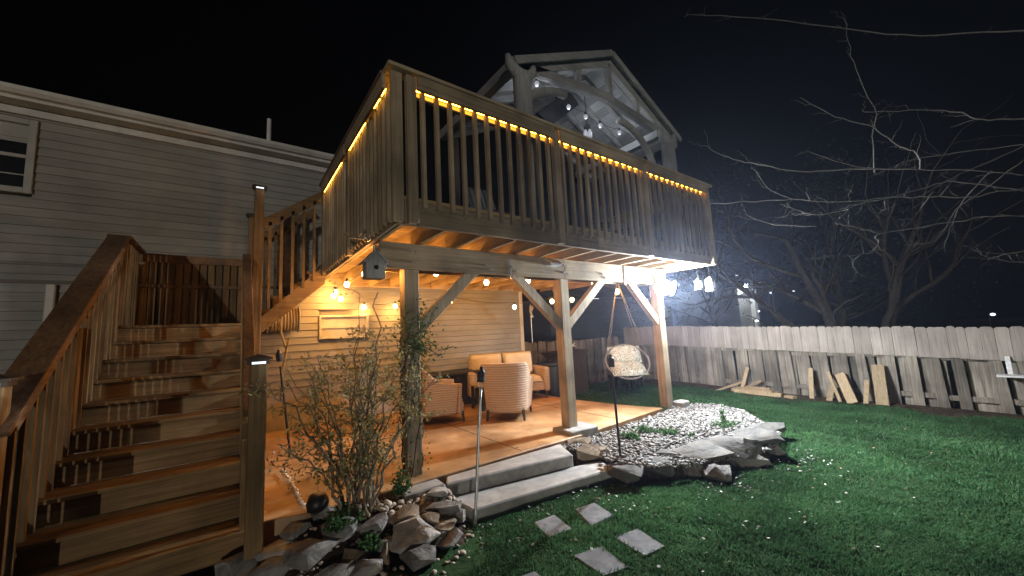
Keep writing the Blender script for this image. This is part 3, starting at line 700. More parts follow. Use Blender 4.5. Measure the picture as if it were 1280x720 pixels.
# leaning and stacked lumber
def board(label, p0, p1, w_, t, group, up=(1, 0, .2)):
    mb = MB(); mb.rt().beam(p0, p1, t, w_, up=(0, 1, 0)) if up == 'y' else mb.rt().beam(p0, p1, w_, t, up=up)
    return tag(mb.build('lumber_board', LUM, None, .003), label, 'board', group)
G1 = 'offcut boards leaning on the fence'; G2 = 'offcut boards stacked by the fence'
def lean(label, y0, y1, h_, w_, xo=.0):
    p0 = Vector((9.03+xo, y0, gz(9, y0)+.005)); p1 = Vector((9.21+xo*.3, y1, gz(9, y0)+h_)); board(label, p0, p1, w_, .03, G1, (1, 0, .2))
lean('slim upright board, leftmost of those leaning on the fence', 2.63, 2.64, .58, .075)
lean('short stubby board leaning second from left on the fence', 2.36, 2.33, .27, .085, -.04)
lean('narrow tilted board leaning beside the short stubby one', 2.20, 2.37, .52, .05, -.02)
lean('broad crooked board leaning left of the tall wide plank', 2.02, 2.20, .50, .16, -.05)
lean('thin offcut squeezed between the crooked board and the wide plank', 1.86, 1.83, .40, .07, .02)
lean('tall wide plank, rightmost of those leaning on the fence', 1.64, 1.66, .68, .17)
z = gz(8.9, 3.7)
def flat(label, y0, y1, x0, x1, zz, w_, t): board(label, (x0, y0, zz), (x1, y1, zz), w_, t, G2, (0, 0, 1))
flat('lowest thick board lying in the lumber stack on the dirt', 3.05, 3.95, 8.80, 8.86, z+.045, .10, .07)
flat('second thick board lying behind the lowest one in the stack', 3.15, 4.05, 8.93, 8.96, z+.045, .10, .07)
flat('thin board lying across the top of the lumber stack', 3.2, 3.92, 8.82, 8.95, z+.098, .12, .032)
flat('topmost narrow board on the lumber stack', 3.28, 3.75, 8.92, 8.96, z+.132, .09, .03)
flat('short loose block lying right of the lumber stack', 2.82, 3.0, 8.75, 8.84, z+.03, .10, .05)
board('upright offcut propped behind the lumber stack', (9.05, 3.90, z+.02), (9.2, 3.78, z+.52), .07, .03, G2)
board('thin offcut sloping across behind the lumber stack', (9.08, 3.92, z+.04), (9.16, 3.52, z+.26), .05, .03, G2)
board('long thin stick sloping from the ground to the lumber stack', (8.85, 4.35, z+.01), (9.1, 3.9, z+.2), .04, .025, G2)

# ------------------------------------------------------------------ steps, pavers, blocks
def slab(name, poly, z0, z1, mat, label, cat, group=None, bevel=.012):
    mb = MB(); mb.rt().prism(poly, z0, z1); return tag(mb.build(name, mat, None, bevel), label, cat, group)
slab('concrete_step', [(1.60, 3.30), (2.98, 3.06), (3.16, 3.44), (1.68, 3.46)], .0, .225, CONC, 'upper concrete step at the edge of the patio', 'step', 'concrete steps')
slab('concrete_step', [(1.66, 2.93), (3.22, 2.72), (3.32, 2.98), (3.0, 3.05), (1.62, 3.29)], -.06, .105, CONC, 'lower wide concrete step beside the lawn', 'step', 'concrete steps')
slab('concrete_block', [(1.22, 3.30), (1.585, 3.28), (1.59, 3.465), (1.22, 3.465)], .0, .235, CONC, 'short concrete block at the foot of the ivy post', 'block', 'concrete blocks')
slab('concrete_block', [(3.40, 3.50), (3.85, 3.45), (3.90, 3.80), (3.40, 3.85)], .15, .30, CONC, 'concrete block under the middle deck post', 'block', 'concrete blocks')
slab('concrete_block', [(5.88, 3.46), (6.10, 3.44), (6.12, 3.62), (5.9, 3.64)], .10, .30, CONC, 'stacked block at the foot of the right deck post', 'block', 'concrete blocks', .02)
PV = [([(666, 652), (693, 642), (716, 660), (686, 671)], 'stained paver, leftmost in the back pair of stepping stones'),
      ([(718, 635), (743, 627), (768, 643), (739, 657)], 'pale paver nearest the concrete step in the stepping stones'),
      ([(766, 670), (797, 659), (833, 682), (806, 695)], 'light paver furthest right among the stepping stones'),
      ([(715, 693), (751, 681), (787, 708), (755, 720)], 'grey paver in the front row left of the light one'),
      ([(636, 724), (668, 712), (700, 735), (668, 748)], 'paver cut by the bottom edge of the photo')]
for q, lb in PV:
    c = [at(a, b, 2, .02) for a, b in q]
    slab('stepping_stone', [(p_.x, p_.y) for p_ in (c[0], c[3], c[2], c[1])], -.03, .016, PAVER, lb, 'paver', 'stepping stones in the lawn', .008)

# ------------------------------------------------------------------ rocks
def rock(name, c, size, mat, label, group, rot=0, rough=.05, flat=False, seed=None):
    r = random.Random(seed if seed is not None else hash(label) % 9999)
    bm = bmesh.new()
    for k in range(17 if not flat else 22):
        a = r.uniform(0, 2*math.pi); zz = r.uniform(-1, 1); q = (1-abs(zz)**(4 if flat else 2.6))**.5*r.uniform(.62 if flat else .72, 1.0)
        bm.verts.new((math.cos(a)*q*.5, math.sin(a)*q*.5, zz*.5*(1 if not flat else r.choice((.85, 1)))))
    res = bmesh.ops.convex_hull(bm, input=bm.verts)
    bmesh.ops.delete(bm, geom=[g for g in res['geom_interior'] if isinstance(g, bmesh.types.BMVert)], context='VERTS')
    bmesh.ops.subdivide_edges(bm, edges=bm.edges, cuts=2, use_grid_fill=True)
    off = Vector((r.uniform(0, 99), r.uniform(0, 99), r.uniform(0, 99)))
    R_ = Matrix.Rotation(rot, 3, 'Z')
    for v in bm.verts:
        p_ = Vector((v.co.x*size[0], v.co.y*size[1], v.co.z*size[2]))
        n_ = mnoise.noise_vector(p_*7+off)*rough*.55+mnoise.noise_vector(p_*22+off)*rough*.22
        layer = math.sin(p_.z*70+off.x)*.004
        p_ += n_*min(size); p_.x *= 1+layer*4; p_.y *= 1+layer*4
        v.co = R_ @ p_
    me = bpy.data.meshes.new(name); bm.to_mesh(me); bm.free(); me.materials.append(mat)
    a = me.attributes.new('tint', 'FLOAT', 'FACE'); a.data.foreach_set('value', [r.random()]*len(me.polygons))
    me.polygons.foreach_set('use_smooth', [True]*len(me.polygons))
    try: me.set_sharp_from_angle(angle=math.radians(28))
    except Exception: pass
    o = bpy.data.objects.new(name, me); COL.objects.link(o); o.location = c
    return tag(o, label, 'rock', group)
def zl(x, y): return max(-.02, min(.19, .55*(y-2.95)+.02*math.sin(9*x))*max(0, min(1, (x-.22)/.32)))
GL = 'field stones piled left of the steps'
LR = [  # px, py, z of the centre, width px, (depth, height) ratio, tan?, label
 (300, 706, .03, 60, .7, .5, 0, 'field stone at the foot of the stair newel'),
 (348, 690, .05, 56, .8, .45, 0, 'broad dark stone in front of the stair newel'),
 (338, 716, .0, 60, .6, .4, 0, 'low dark stone at the bottom edge beside the stairs'),
 (390, 702, .02, 82, .5, .3, 0, 'long flat stone lying at the bottom of the pile'),
 (372, 668, .10, 40, .7, .5, 0, 'dark stone half buried under the green seedlings'),
 (424, 671, .09, 44, .8, .55, 0, 'blocky grey stone left of the small upright one'),
 (443, 692, .05, 50, .5, .45, 1, 'tan stone with a rounded pale end low in the pile'),
 (480, 689, .05, 18, .9, 1.7, 1, 'small upright stone wedged in the middle of the pile'),
 (459, 711, .0, 50, .7, .5, 0, 'mossy stone at the bottom edge under the upright one'),
 (420, 722, -.02, 60, .6, .4, 0, 'dark stone cut by the bottom edge of the photo'),
 (467, 657, .12, 52, .6, .45, 0, 'pale wedge shaped stone at the centre of the pile'),
 (506, 638, .17, 38, .9, .55, 1, 'tan flat topped stone just below the pebbles'),
 (516, 664, .10, 66, .7, .5, 0, 'largest slanted grey stone right of the centre'),
 (521, 690, .04, 50, .7, .5, 0, 'low greenish stone nearest the lawn in the pile'),
 (536, 645, .14, 30, .8, .5, 1, 'small brown stone beside the tan flat topped one'),
 (549, 650, .10, 44, .7, .35, 1, 'brown slab stacked below the layered grey slab'),
 (556, 629, .17, 52, .5, .3, 0, 'layered grey slab beside the lower concrete step'),
 (545, 611, .21, 36, .7, .3, 0, 'flat grey slab behind the layered one by the upper step'),
 (562, 668, .04, 36, .8, .6, 0, 'shadowed stone by the torch at the corner of the step'),
 (482, 676, .08, 26, .8, .6, 0, 'small grey stone tucked behind the upright one'),
 (405, 650, .13, 34, .8, .5, 0, 'dark rounded stone under the shrub'),
 (440, 640, .16, 30, .8, .5, 1, 'brown stone at the base of the shrub'),
 (574, 640, .08, 24, .9, .5, 0, 'small stone between the slabs and the torch pole')]
for i, (px, py, zc, wpx, dr, hr, tan, lb) in enumerate(LR):
    p_ = at(px, py, 2, zc+.03); dep = (p_-Vector(CAM)).dot(Vector(RR[:, 2])); W_ = wpx*dep/FPX
    zc = max(zc, zl(p_.x, p_.y)+W_*hr*.25)
    rock('rock', (p_.x, p_.y, zc), (W_*1.08, W_*dr*1.4, W_*hr*1.05), ROCKT if tan else ROCK, lb, GL, -.6+random.uniform(-.3, .3), .10, seed=i+3)
GR = 'flagstones edging the gravel bed'
RK = [(783, 590, .10, 44, .8, .4, 'slanted pale flagstone beside the torch at the bed edge'),
      (818, 582, .10, 50, .8, .35, 'rust streaked flagstone second from the torch'),
      (868, 566, .15, 78, .7, .26, 'wide flagstone at the front of the gravel bed'),
      (832, 568, .16, 28, .8, .3, 'small white stone between two front flagstones'),
      (915, 556, .17, 66, .8, .28, 'pointed flagstone leaning forward at the bed corner'),
      (942, 547, .17, 56, .9, .28, 'flagstone at the right tip of the gravel bed'),
      (951, 533, .15, 46, .9, .25, 'flat stone along the back right edge of the bed'),
      (740, 566, .17, 42, .6, .4, 'tan block like stone next to the lower step'),
      (724, 555, .18, 30, .7, .4, 'brown stone under the end of the upper step'),
      (895, 588, .07, 40, .8, .5, 'dark stone in the shade below the front flagstones'),
      (858, 584, .06, 44, .7, .5, 'dark support stone beneath the wide flagstone'),
      (930, 573, .07, 50, .7, .5, 'dark support stone beneath the pointed flagstone'),
      (960, 556, .08, 34, .9, .5, 'dark stone under the right tip of the bed')]
for i, (px, py, zc, wpx, dr, hr, lb) in enumerate(RK):
    p_ = at(px, py, 2, zc); dep = (p_-Vector(CAM)).dot(Vector(RR[:, 2])); W_ = wpx*dep/FPX*1.22
    zc += .0 if 'dark' in lb else .035
    lowr = 'dark' in lb
    rock('rock', (p_.x, p_.y, zc-.03), (W_*1.1, W_*dr*1.2, W_*hr), ROCK if lowr else (ROCKT if ('tan' in lb or 'brown' in lb) else FLAG), lb, GR, -.75+random.uniform(-.35, .35), .08, not lowr, seed=50+i)

# ------------------------------------------------------------------ gravel, beds
def inpoly(x, y, P):
    c = np.zeros(len(x), bool); n = len(P)
    for i in range(n):
        (x0, y0), (x1, y1) = P[i], P[(i+1) % n]
        k = ((y0 > y) != (y1 > y)) & (x < (x1-x0)*(y-y0)/(y1-y0+1e-12)+x0); c ^= k
    return c
def ico():
    bm = bmesh.new(); bmesh.ops.create_icosphere(bm, subdivisions=2, radius=1)
    V = np.array([v.co[:] for v in bm.verts]); bm.faces.ensure_lookup_table(); F = np.array([[v.index for v in f.verts] for f in bm.faces]); bm.free(); return V, F
IV, IF = ico()
def pebbles(name, P, zf, n, s0, s1, mat, kind='stuff'):
    xs = [p_[0] for p_ in P]; ys = [p_[1] for p_ in P]
    X = rng.uniform(min(xs), max(xs), n*3); Y = rng.uniform(min(ys), max(ys), n*3); k = inpoly(X, Y, P); X = X[k][:n]; Y = Y[k][:n]; N = len(X)
    s = rng.uniform(s0, s1, N)*rng.choice([.7, 1, 1, 1.3], N)
    sh = np.stack([np.ones(N), rng.uniform(.6, .95, N), rng.uniform(.4, .7, N)], 1)*s[:, None]
    an = rng.uniform(0, 2*np.pi, N); tl = rng.normal(0, .35, N)
    Vn = IV*(1+.12*np.sin(IV[:, [1]]*4+IV[:, [0]]*3))
    V = Vn[None]*sh[:, None]
    c, s_ = np.cos(tl)[:, None], np.sin(tl)[:, None]; x, z_ = V[..., 0]*c-V[..., 2]*s_, V[..., 0]*s_+V[..., 2]*c
    c, s_ = np.cos(an)[:, None], np.sin(an)[:, None]; x, y = x*c-V[..., 1]*s_, x*s_+V[..., 1]*c
    Z = np.array([zf(a, b) for a, b in zip(X, Y)])+rng.uniform(-.006, .018, N)
    V = np.stack([x+X[:, None], y+Y[:, None], z_+Z[:, None]], 2).reshape(-1, 3)
    F = (IF[None]+(np.arange(N)*len(IV))[:, None, None]).reshape(-1, 3)
    o = npmesh(name, V, F, mat, np.repeat(rng.uniform(0, 1, N), len(IF)), None, (X.mean(), Y.mean(), 0), True)
    return tag(o, kind=kind)
BEDR = [(3.02, 3.44), (3.30, 3.47), (4.2, 3.47), (5.5, 3.55), (6.15, 3.72), (6.55, 3.3), (6.35, 2.75), (5.6, 2.0), (4.9, 1.85), (4.1, 2.05), (3.4, 2.35), (3.15, 2.75), (3.33, 3.0)]
def zr(x, y):
    d = min(1, max(0, (y-1.9)/.8)); return .10+.08*d
def bed(name, P, zf, mat, inset=0):
    cx_, cy_ = np.mean([p_[0] for p_ in P]), np.mean([p_[1] for p_ in P]); mb = MB(); n = len(P); K = 8
    vs = []; fs = []
    for i in range(n):
        for k in range(K+1):
            u = k/K; x = P[i][0]+(cx_-P[i][0])*u; y = P[i][1]+(cy_-P[i][1])*u
            vs.append((x, y, zf(x, y) if k else -.05))
    for i in range(n):
        for k in range(K):
            a, b = i*(K+1)+k, ((i+1) % n)*(K+1)+k; fs.append((a, b, b+1, a+1))
    mb.add(vs, fs); return tag(mb.build(name, mat, None, smooth=True), kind='structure')
bed('planting_bed', BEDR, zr, SOIL)
pebbles('gravel', BEDR, lambda x, y: zr(x, y)+.008, 8500, .010, .024, PEB)
BEDL = [(.20, 3.42), (.38, 3.5), (1.2, 3.46), (1.62, 3.30), (1.66, 3.0), (1.50, 2.60), (1.15, 2.42), (.6, 2.7), (.25, 3.1)]
bed('planting_bed', BEDL, zl, SOIL)
pebbles('gravel', [(.98, 3.30), (1.25, 3.28), (1.6, 3.24), (1.60, 3.05), (1.35, 2.92), (1.1, 2.98)], lambda x, y: zl(x, y)+.02, 330, .018, .032, PEBT)
pebbles('gravel', BEDL, lambda x, y: zl(x, y)+.005, 260, .010, .024, PEBT)
pebbles('gravel', [(.40, 3.6), (.40, 5.9), (1.1, 4.2), (1.1, 3.55)], lambda x, y: PZ+.01, 60, .006, .016, PEBT)
edge = [(1.5, 2.55), (1.62, 2.92), (3.3, 2.70), (3.2, 2.2), (3.9, 1.95), (5.0, 1.7), (5.6, 1.85), (5.65, 1.65), (5.0, 1.45), (3.6, 1.75), (2.9, 2.3), (2.2, 2.55), (1.6, 2.3)]
pebbles('gravel', edge, lambda x, y: gz(x, y)+.008, 230, .006, .016, PEB)

# ------------------------------------------------------------------ grass (one sheet of blades) and fallen petals
def in_view(X, Y):
    d = np.stack([X-CAM[0], Y-CAM[1], np.full_like(X, -CAM[2])], 1) @ RR
    px = CX+FPX*d[:, 0]/d[:, 2]; py = CY-FPX*d[:, 1]/d[:, 2]
    return (d[:, 2] > .3) & (px > 380) & (px < 1420) & (py < 840)
def grass():
    X, Y, H = [], [], []
    for x0, x1, y0, y1, n in ((.9, 4.5, -.6, 3.1, 190000), (3.0, 9.2, -2.2, 3.0, 210000), (5.3, 9.2, 2.4, 7.0, 80000), (7.5, 9.0, -2.5, 3, 20000)):
        X.append(rng.uniform(x0, x1, n)); Y.append(rng.uniform(y0, y1, n))
    X = np.concatenate(X); Y = np.concatenate(Y)
    keep = in_view(X, Y)
    for P in (BEDR, [(.1, 3.5), (1.6, 3.45), (1.66, 2.75), (1.48, 2.42), (1.1, 2.35), (.5, 2.5)], [(1.58, 2.9), (3.24, 2.68), (3.4, 3.5), (1.5, 3.5)], [(.3, 3.4), (5.6, 3.5), (5.4, 7), (.3, 7)]): keep &= ~inpoly(X, Y, P)
    for q, _ in PV:
        c = [at(a, b, 2, .02) for a, b in q]; m_ = sum(c, Vector())/4
        keep &= ~inpoly(X, Y, [(m_.x+(p_.x-m_.x)*.88, m_.y+(p_.y-m_.y)*.88) for p_ in c])
    keep &= X < 8.95+.15*np.sin(Y*5)-.12
    X, Y = X[keep], Y[keep]
    # patchy density and height
    nv = np.array([mnoise.noise(Vector((a*1.7, b*1.7, 3))) for a, b in zip(X, Y)])
    nv2 = np.array([mnoise.noise(Vector((a*7, b*7, 9))) for a, b in zip(X, Y)])
    dens = .78+.55*nv+.45*nv2; k = rng.uniform(0, 1, len(X)) < dens; X, Y, nv, nv2 = X[k], Y[k], nv[k], nv2[k]
    n = len(X); h_ = rng.uniform(.015, .036, n)*(1+.7*nv+.5*nv2); wd = rng.uniform(.002, .004, n)*(1+.25*np.hypot(X, Y)/3)
    an = rng.uniform(0, 2*np.pi, n); ln = rng.uniform(.2, 1.0, n)*h_; la = rng.uniform(0, 2*np.pi, n)
    Z = np.array([gz(a, b) for a, b in zip(X, Y)])
    base = np.stack([X, Y, Z-.004], 1); sd = np.stack([np.cos(an), np.sin(an), np.zeros(n)], 1)*wd[:, None]
    ld = np.stack([np.cos(la)*ln, np.sin(la)*ln, h_], 1); md = np.stack([np.cos(la)*ln*.3, np.sin(la)*ln*.3, h_*.6], 1)
    V = np.stack([base-sd, base+sd, base+md+sd*.7, base+md-sd*.7, base+ld], 1).reshape(-1, 3)
    i = np.arange(n)*5
    F = np.concatenate([np.stack([i, i+1, i+2], 1), np.stack([i, i+2, i+3], 1), np.stack([i+3, i+2, i+4], 1)])
    t = np.clip(rng.uniform(0, 1, n)*.7+.3*(nv+.5), 0, 1)
    o = npmesh('grass', V, F, GRASS, np.concatenate([t, t, t]), None, (4, 1.5, 0)); tag(o, kind='stuff')
grass()
def petals():
    pts = []
    for x0, x1, y0, y1, n in ((1.7, 3.4, 1.9, 2.75, 70), (3.0, 5.5, 1.1, 2.0, 130), (2.2, 4.2, .6, 1.9, 50), (4.5, 7.5, .2, 2.6, 16)):
        for _ in range(n):
            x, y = random.uniform(x0, x1), random.uniform(y0, y1)
            if mnoise.noise(Vector((x*2.3, y*2.3, 4))) > -.02: pts.append((x, y, gz(x, y)+random.uniform(.012, .035)))
    n = len(pts); C_ = np.array(pts); a = rng.uniform(0, 6.28, n); s = rng.uniform(.006, .017, n)[:, None]
    d = np.stack([np.cos(a), np.sin(a), rng.normal(0, .3, n)], 1); e = np.stack([-np.sin(a), np.cos(a), rng.normal(0, .3, n)], 1)
    V = np.stack([C_-d*s, C_+e*s*.7, C_+d*s, C_-e*s*.7], 1).reshape(-1, 3); i = np.arange(n)*4
    o = npmesh('petals', V, np.stack([i, i+1, i+2, i+3], 1), surf('petal', (.55, .52, .48), (.78, .76, .72), (9, 9, 9), .8, 0, 2, None, 2, .5), rng.uniform(0, 1, n), None, (3, 1.5, 0)); tag(o, kind='stuff')
petals()
def dead_leaves():
    n = 170; X = rng.uniform(1.7, 8.5, n); Y = rng.uniform(-1.5, 3.0, n); k = ~inpoly(X, Y, BEDR) & ~inpoly(X, Y, [(1.5, 2.6), (3.4, 2.6), (3.4, 3.6), (1.5, 3.6)]); X = X[k]; Y = Y[k]
    X = np.concatenate([X, rng.uniform(1.0, 5.1, 60)]); Y = np.concatenate([Y, rng.uniform(3.6, 6.8, 60)]); n = len(X)
    Z = np.array([(PZ+.006 if y > 3.55 and x < 5.2 else gz(x, y)+.03) for x, y in zip(X, Y)]); C_ = np.stack([X, Y, Z], 1)
    a = rng.uniform(0, 6.28, n); s = rng.uniform(.008, .024, n)[:, None]
    d = np.stack([np.cos(a), np.sin(a), rng.normal(0, .25, n)], 1); e = np.stack([-np.sin(a), np.cos(a), rng.normal(0, .25, n)], 1)
    V = np.stack([C_-d*s, C_+e*s*.55, C_+d*s, C_-e*s*.55], 1).reshape(-1, 3); i = np.arange(n)*4
    o = npmesh('fallen_leaves', V, np.stack([i, i+1, i+2, i+3], 1), surf('dead_leaf', (.10, .06, .03), (.30, .20, .11), (9, 9, 9), .9, 0, 2, None, 2, .8), rng.uniform(0, 1, n), None, (3, 1.5, 0)); tag(o, kind='stuff')
dead_leaves()

# ------------------------------------------------------------------ patio furniture
def armchair(x, y, a, label):
    t = thing('wicker_armchair', label, 'armchair', (0, 0, 0), 'wicker armchairs on the patio')
    # local: faces +y, back at -y
    W2, D2 = .33, .36
    mb = MB()
    def shell(u, v):                                   # wraps round the back and both sides, high back sloping to low arms
        s = u*2-1; A = s*math.pi*.5
        ang = max(-1, min(1, s*1.0))
        if abs(s) < .52: q = s/.52; px_ = W2*math.sin(q*math.pi/2)**1 if True else 0; py_ = -D2+.16*(1-math.cos(q*math.pi/2))
        else: q = (abs(s)-.52)/.48; px_ = math.copysign(W2+.01*q, s); py_ = -D2+.16+q*(D2*2-.22)
        top = .86 if abs(s) < .40 else (.86-.26*(.5-.5*math.cos(min(1, (abs(s)-.40)/.36)*math.pi)))
        if abs(s) > .8: top -= .03*(abs(s)-.8)/.2
        z0 = .13; z = z0+(top-z0)*v; fl = 1+.06*v**2
        return (px_*fl*(.9+.1*v), py_*fl-.05*v*(1 if abs(s) < .5 else .3), z)
    mb.grid(shell, 48, 18); mb.build('shell', WICK, t, 0, True, .045)
    mb = MB(); mb.box(-W2+.03, W2-.03, -D2+.06, D2-.02, .13, .30); mb.build('seat', WICK, t, .02)
    mb = MB(); mb.grid(lambda u, v: ((u*2-1)*.29*(1-.08*(2*v-1)**4), -.27+.6*v, .31+.13*(max(0, 1-(2*u-1)**6))**.5*(max(0, 1-(2*v-1)**6))**.5), 14, 14); mb.build('cushion', CUSH, t, 0, True)
    for lx, ly in ((-.27, -.30), (.27, -.30), (-.29, .31), (.29, .31)):
        mb = MB(); mb.tube([(lx, ly, .16), (lx*1.05, ly*1.06, .002)], [.028, .017], 8); mb.build('leg', BRONZE, t)
    t.location = (x, y, PZ); t.rotation_euler.z = a; return t
armchair(3.56, 5.02, math.atan2(.70, .72)-math.pi/2, 'wicker armchair with its rounded back turned to the camera')
armchair(2.66, 5.66, math.atan2(-.30, .95)-math.pi/2, 'wicker armchair seen from its side next to the ivy post')
sofa = thing('wicker_sofa', 'wicker loveseat with cream back cushions against the house wall', 'sofa', (4.55, 6.35, PZ))
def sofa_build():
    cx_, cy_, a = 4.42, 6.30, -.30
    def T(x, y, z): return (cx_+x*math.cos(a)-y*math.sin(a), cy_+x*math.sin(a)+y*math.cos(a), PZ+z)
    def bx(name, x0, x1, y0, y1, z0, z1, mat, bev=.02):
        mb = MB(); mb.rt().box(x0, x1, y0, y1, z0, z1); mb.v = [T(*p_) for p_ in mb.v]; return mb.build(name, mat, sofa, bev)
    bx('seat', -.68, .68, -.36, .34, .16, .34, WICK); bx('backrest', -.68, .68, .24, .36, .341, .78, WICK)
    for s in (-1, 1): bx('armrest', s*.74-.06, s*.74+.06, -.38, .36, .14, .60, WICK, .03)
    for s in (-1, 1):
        for y in (-.32, .30):
            mb = MB(); mb.tube([T(s*.72, y, .15), T(s*.73, y, .002)], [.026, .018], 8); mb.build('leg', BRONZE, sofa)
    for x in (-.33, .33):
        def pil(u, v, x=x): q = (max(0, 1-(2*u-1)**6)*max(0, 1-(2*v-1)**6))**.5; return T(x+(2*u-1)*.33, .24-.17*q+.06*(v-.5)-.0, .44+.46*v)
        mb = MB(); mb.rt().grid(pil, 14, 14); mb.build('back_cushion', CUSH, sofa, 0, True, .02)
        def sc_(u, v, x=x): q = (max(0, 1-(2*u-1)**8)*max(0, 1-(2*v-1)**8))**.5; return T(x+(2*u-1)*.33, -.38+.6*v, .342+.11*q)
        mb = MB(); mb.rt().grid(sc_, 14, 14); mb.build('seat_cushion', CUSH, sofa, 0, True)
sofa_build()
tb = thing('low_table', 'low wood topped table with black frame between the wicker seats', 'table', (3.75, 5.85, PZ))
mb = MB(); 
for k in range(5): mb.rt().box(3.45, 4.05, 5.66+k*.082, 5.735+k*.082, PZ+.40, PZ+.43)
mb.build('table_top', LUM, tb, .004)
for x in (3.49, 4.01):
    for y in (5.69, 6.03):
        mb = MB(); mb.box(x-.02, x+.02, y-.02, y+.02, PZ+.002, PZ+.40); mb.build('leg', BLACKM, tb)
mb = MB(); mb.box(3.52, 3.98, 5.72, 6.0, PZ+.08, PZ+.36); mb.build('tank_box', BLACKM, tb, .01)
gt = thing('fire_table', 'wide black fire table against the wall behind the side-on armchair', 'fire table', (3.45, 6.62, PZ))
mb = MB(); mb.box(2.75, 3.95, 6.40, 6.90, PZ+.56, PZ+.62); mb.build('table_top', BLACKM, gt, .012)
mb = MB(); mb.box(2.9, 3.8, 6.48, 6.84, PZ+.002, PZ+.56); mb.build('base', BLACKM, gt, .012)
bl = thing('barrel_planter', 'tall dark ribbed barrel planter beside the sofa', 'planter', (5.62, 6.25, .02))
mb = MB(); mb.lathe([(.22, .03), (.27, .08), (.30, .45), (.31, .80), (.335, .83), (.33, .87), (.29, .87), (.28, .80)], (5.62, 6.25, 0), 28); mb.build('pot', DARKG, bl)
mb = MB(); mb.lathe([(.01, .78), (.28, .79)], (5.62, 6.25, 0), 20); mb.build('soil', SOIL, bl)
bw = thing('shallow_bowl', 'shallow dark bowl resting on the barrel planter', 'bowl', (5.62, 6.25, .88))
mb = MB(); mb.lathe([(.08, .88), (.10, .95), (.22, 1.06), (.25, 1.09), (.23, 1.09), (.10, .98)], (5.62, 6.25, 0), 22); mb.build('dish', BRONZE, bw)
cb = thing('storage_cabinet', 'dark wooden storage cabinet by the back fence right of the barrel', 'cabinet', (6.45, 6.6, .03))
mb = MB(); mb.tint = .1
mb.box(6.1, 6.85, 6.35, 6.85, .04, 1.02); mb.build('body', surf('dark_stained_wood', (.03, .02, .015), (.07, .045, .03), (30, 30, 2), .8, .2), cb, .008)
mb = MB(); mb.box(6.06, 6.89, 6.31, 6.89, 1.022, 1.06); mb.build('lid', MATS['dark_stained_wood'], cb, .006)
dw = MB(); dw.tube([(6.38, 6.5, 1.08), (6.45, 6.5, 1.16), (6.55, 6.5, 1.17), (6.62, 6.48, 1.24)], [.02, .026, .02, .006], 8); dw.tube([(6.55, 6.5, 1.17), (6.68, 6.5, 1.15)], [.018, .006], 8)
tag(dw.build('driftwood', WHITEP, None, 0, True), 'pale antler shaped piece of driftwood on the dark cabinet', 'driftwood')

# hanging basket chair
SW = Vector((7.0, 5.30, .62)); HP = Vector((6.46, 4.98, 2.52))
sw = thing('hanging_chair', 'round hanging basket chair with patterned cushions hung from the deck edge', 'hanging chair', SW)
fd = Vector((-.62, -.78, 0)).normalized(); sd = Vector((.78, -.62, 0)).normalized(); upv = Vector((0, 0, 1))
RNG = .47
ctr = SW+Vector((0, 0, .18))
axis_n = (fd*.80+upv*.60).normalized(); rimu = sd; rimv = axis_n.cross(sd).normalized()
if rimv.z < 0: rimv = -rimv
rim = [ctr+(rimu*math.cos(t)+rimv*math.sin(t)*.92)*RNG for t in np.linspace(0, 2*math.pi, 41)]
mb = MB(); mb.tube(rim, .020, 8, False); mb.build('rim', WICK if False else BRANCHM, sw, 0, True)
bk = MB()
for t in np.linspace(0, math.pi, 13)[1:-1]:
    a = rimu*math.cos(t); 
    pts = []
    for s in np.linspace(-1, 1, 11):
        pts.append(ctr+rimu*math.cos(t)*RNG+rimv*math.sin(t)*.92*RNG*s-axis_n*.30*math.sin(t)*(1-s*s)**.6)
    bk.tube(pts, .008, 5)
for dpt in (.33, .66, .92):
    rr = (1-dpt**2)**.5 if dpt < 1 else 0
    bk.tube([ctr-axis_n*.30*dpt+(rimu*math.cos(t)+rimv*math.sin(t)*.92)*RNG*rr for t in np.linspace(0, 2*math.pi, 33)], .008, 5, False)
bk.build('basket', BRONZE, sw, 0, True)
def cushion(c, u_, v_, n_, su, sv, th, name, nb):
    m_ = MB()
    def f(u, v):
        q = (max(0, 1-(2*u-1)**6)*max(0, 1-(2*v-1)**6))**.5
        q *= (.72+.28*abs(math.sin(u*math.pi*nb)))
        a_, b_ = 2*u-1, 2*v-1
        return c+u_*a_*(1-.32*b_*b_)**.5*su+v_*b_*(1-.32*a_*a_)**.5*sv*1.08+n_*th*q
    m_.grid(lambda u, v: f(u, v), 24, 16); m_.grid(lambda u, v: c+u_*(2*u-1)*su+v_*(2*v-1)*sv-n_*.03*(max(0, 1-(2*u-1)**6)*max(0, 1-(2*v-1)**6))**.5, 12, 8)
    return m_.build(name, PATT, sw, 0, True)
bn = (fd*.90+upv*.42).normalized(); bv = bn.cross(sd).normalized(); bv = bv if bv.z > 0 else -bv
cushion(ctr-axis_n*.14+bv*.24, sd, bv, bn, .36, .20, .10, 'back_cushion', 2)
sn = (fd*.42+upv*.9).normalized(); sv_ = sn.cross(sd).normalized(); sv_ = sv_ if sv_.dot(fd) > 0 else -sv_
cushion(ctr-axis_n*.10-bv*.06+fd*.10-upv*.06, sd, sv_, sn, .37, .24, .12, 'seat_cushion', 2)
for t in (.25, .75, 2.4, 2.9):
    mb = MB(); e_ = ctr+(rimu*math.cos(t)+rimv*math.sin(t)*.92)*RNG
    mb.tube([e_, e_.lerp(HP, .5), HP], .008, 6); mb.build('rope', BRANCHM, sw)
tbl = thing('side_table', 'low black side table standing in the grass behind the hanging chair', 'table', (7.7, 5.9, 0))
mb = MB(); mb.box(7.35, 8.05, 5.62, 6.18, .34, .42); mb.build('table_top', BLACKM, tbl, .01)
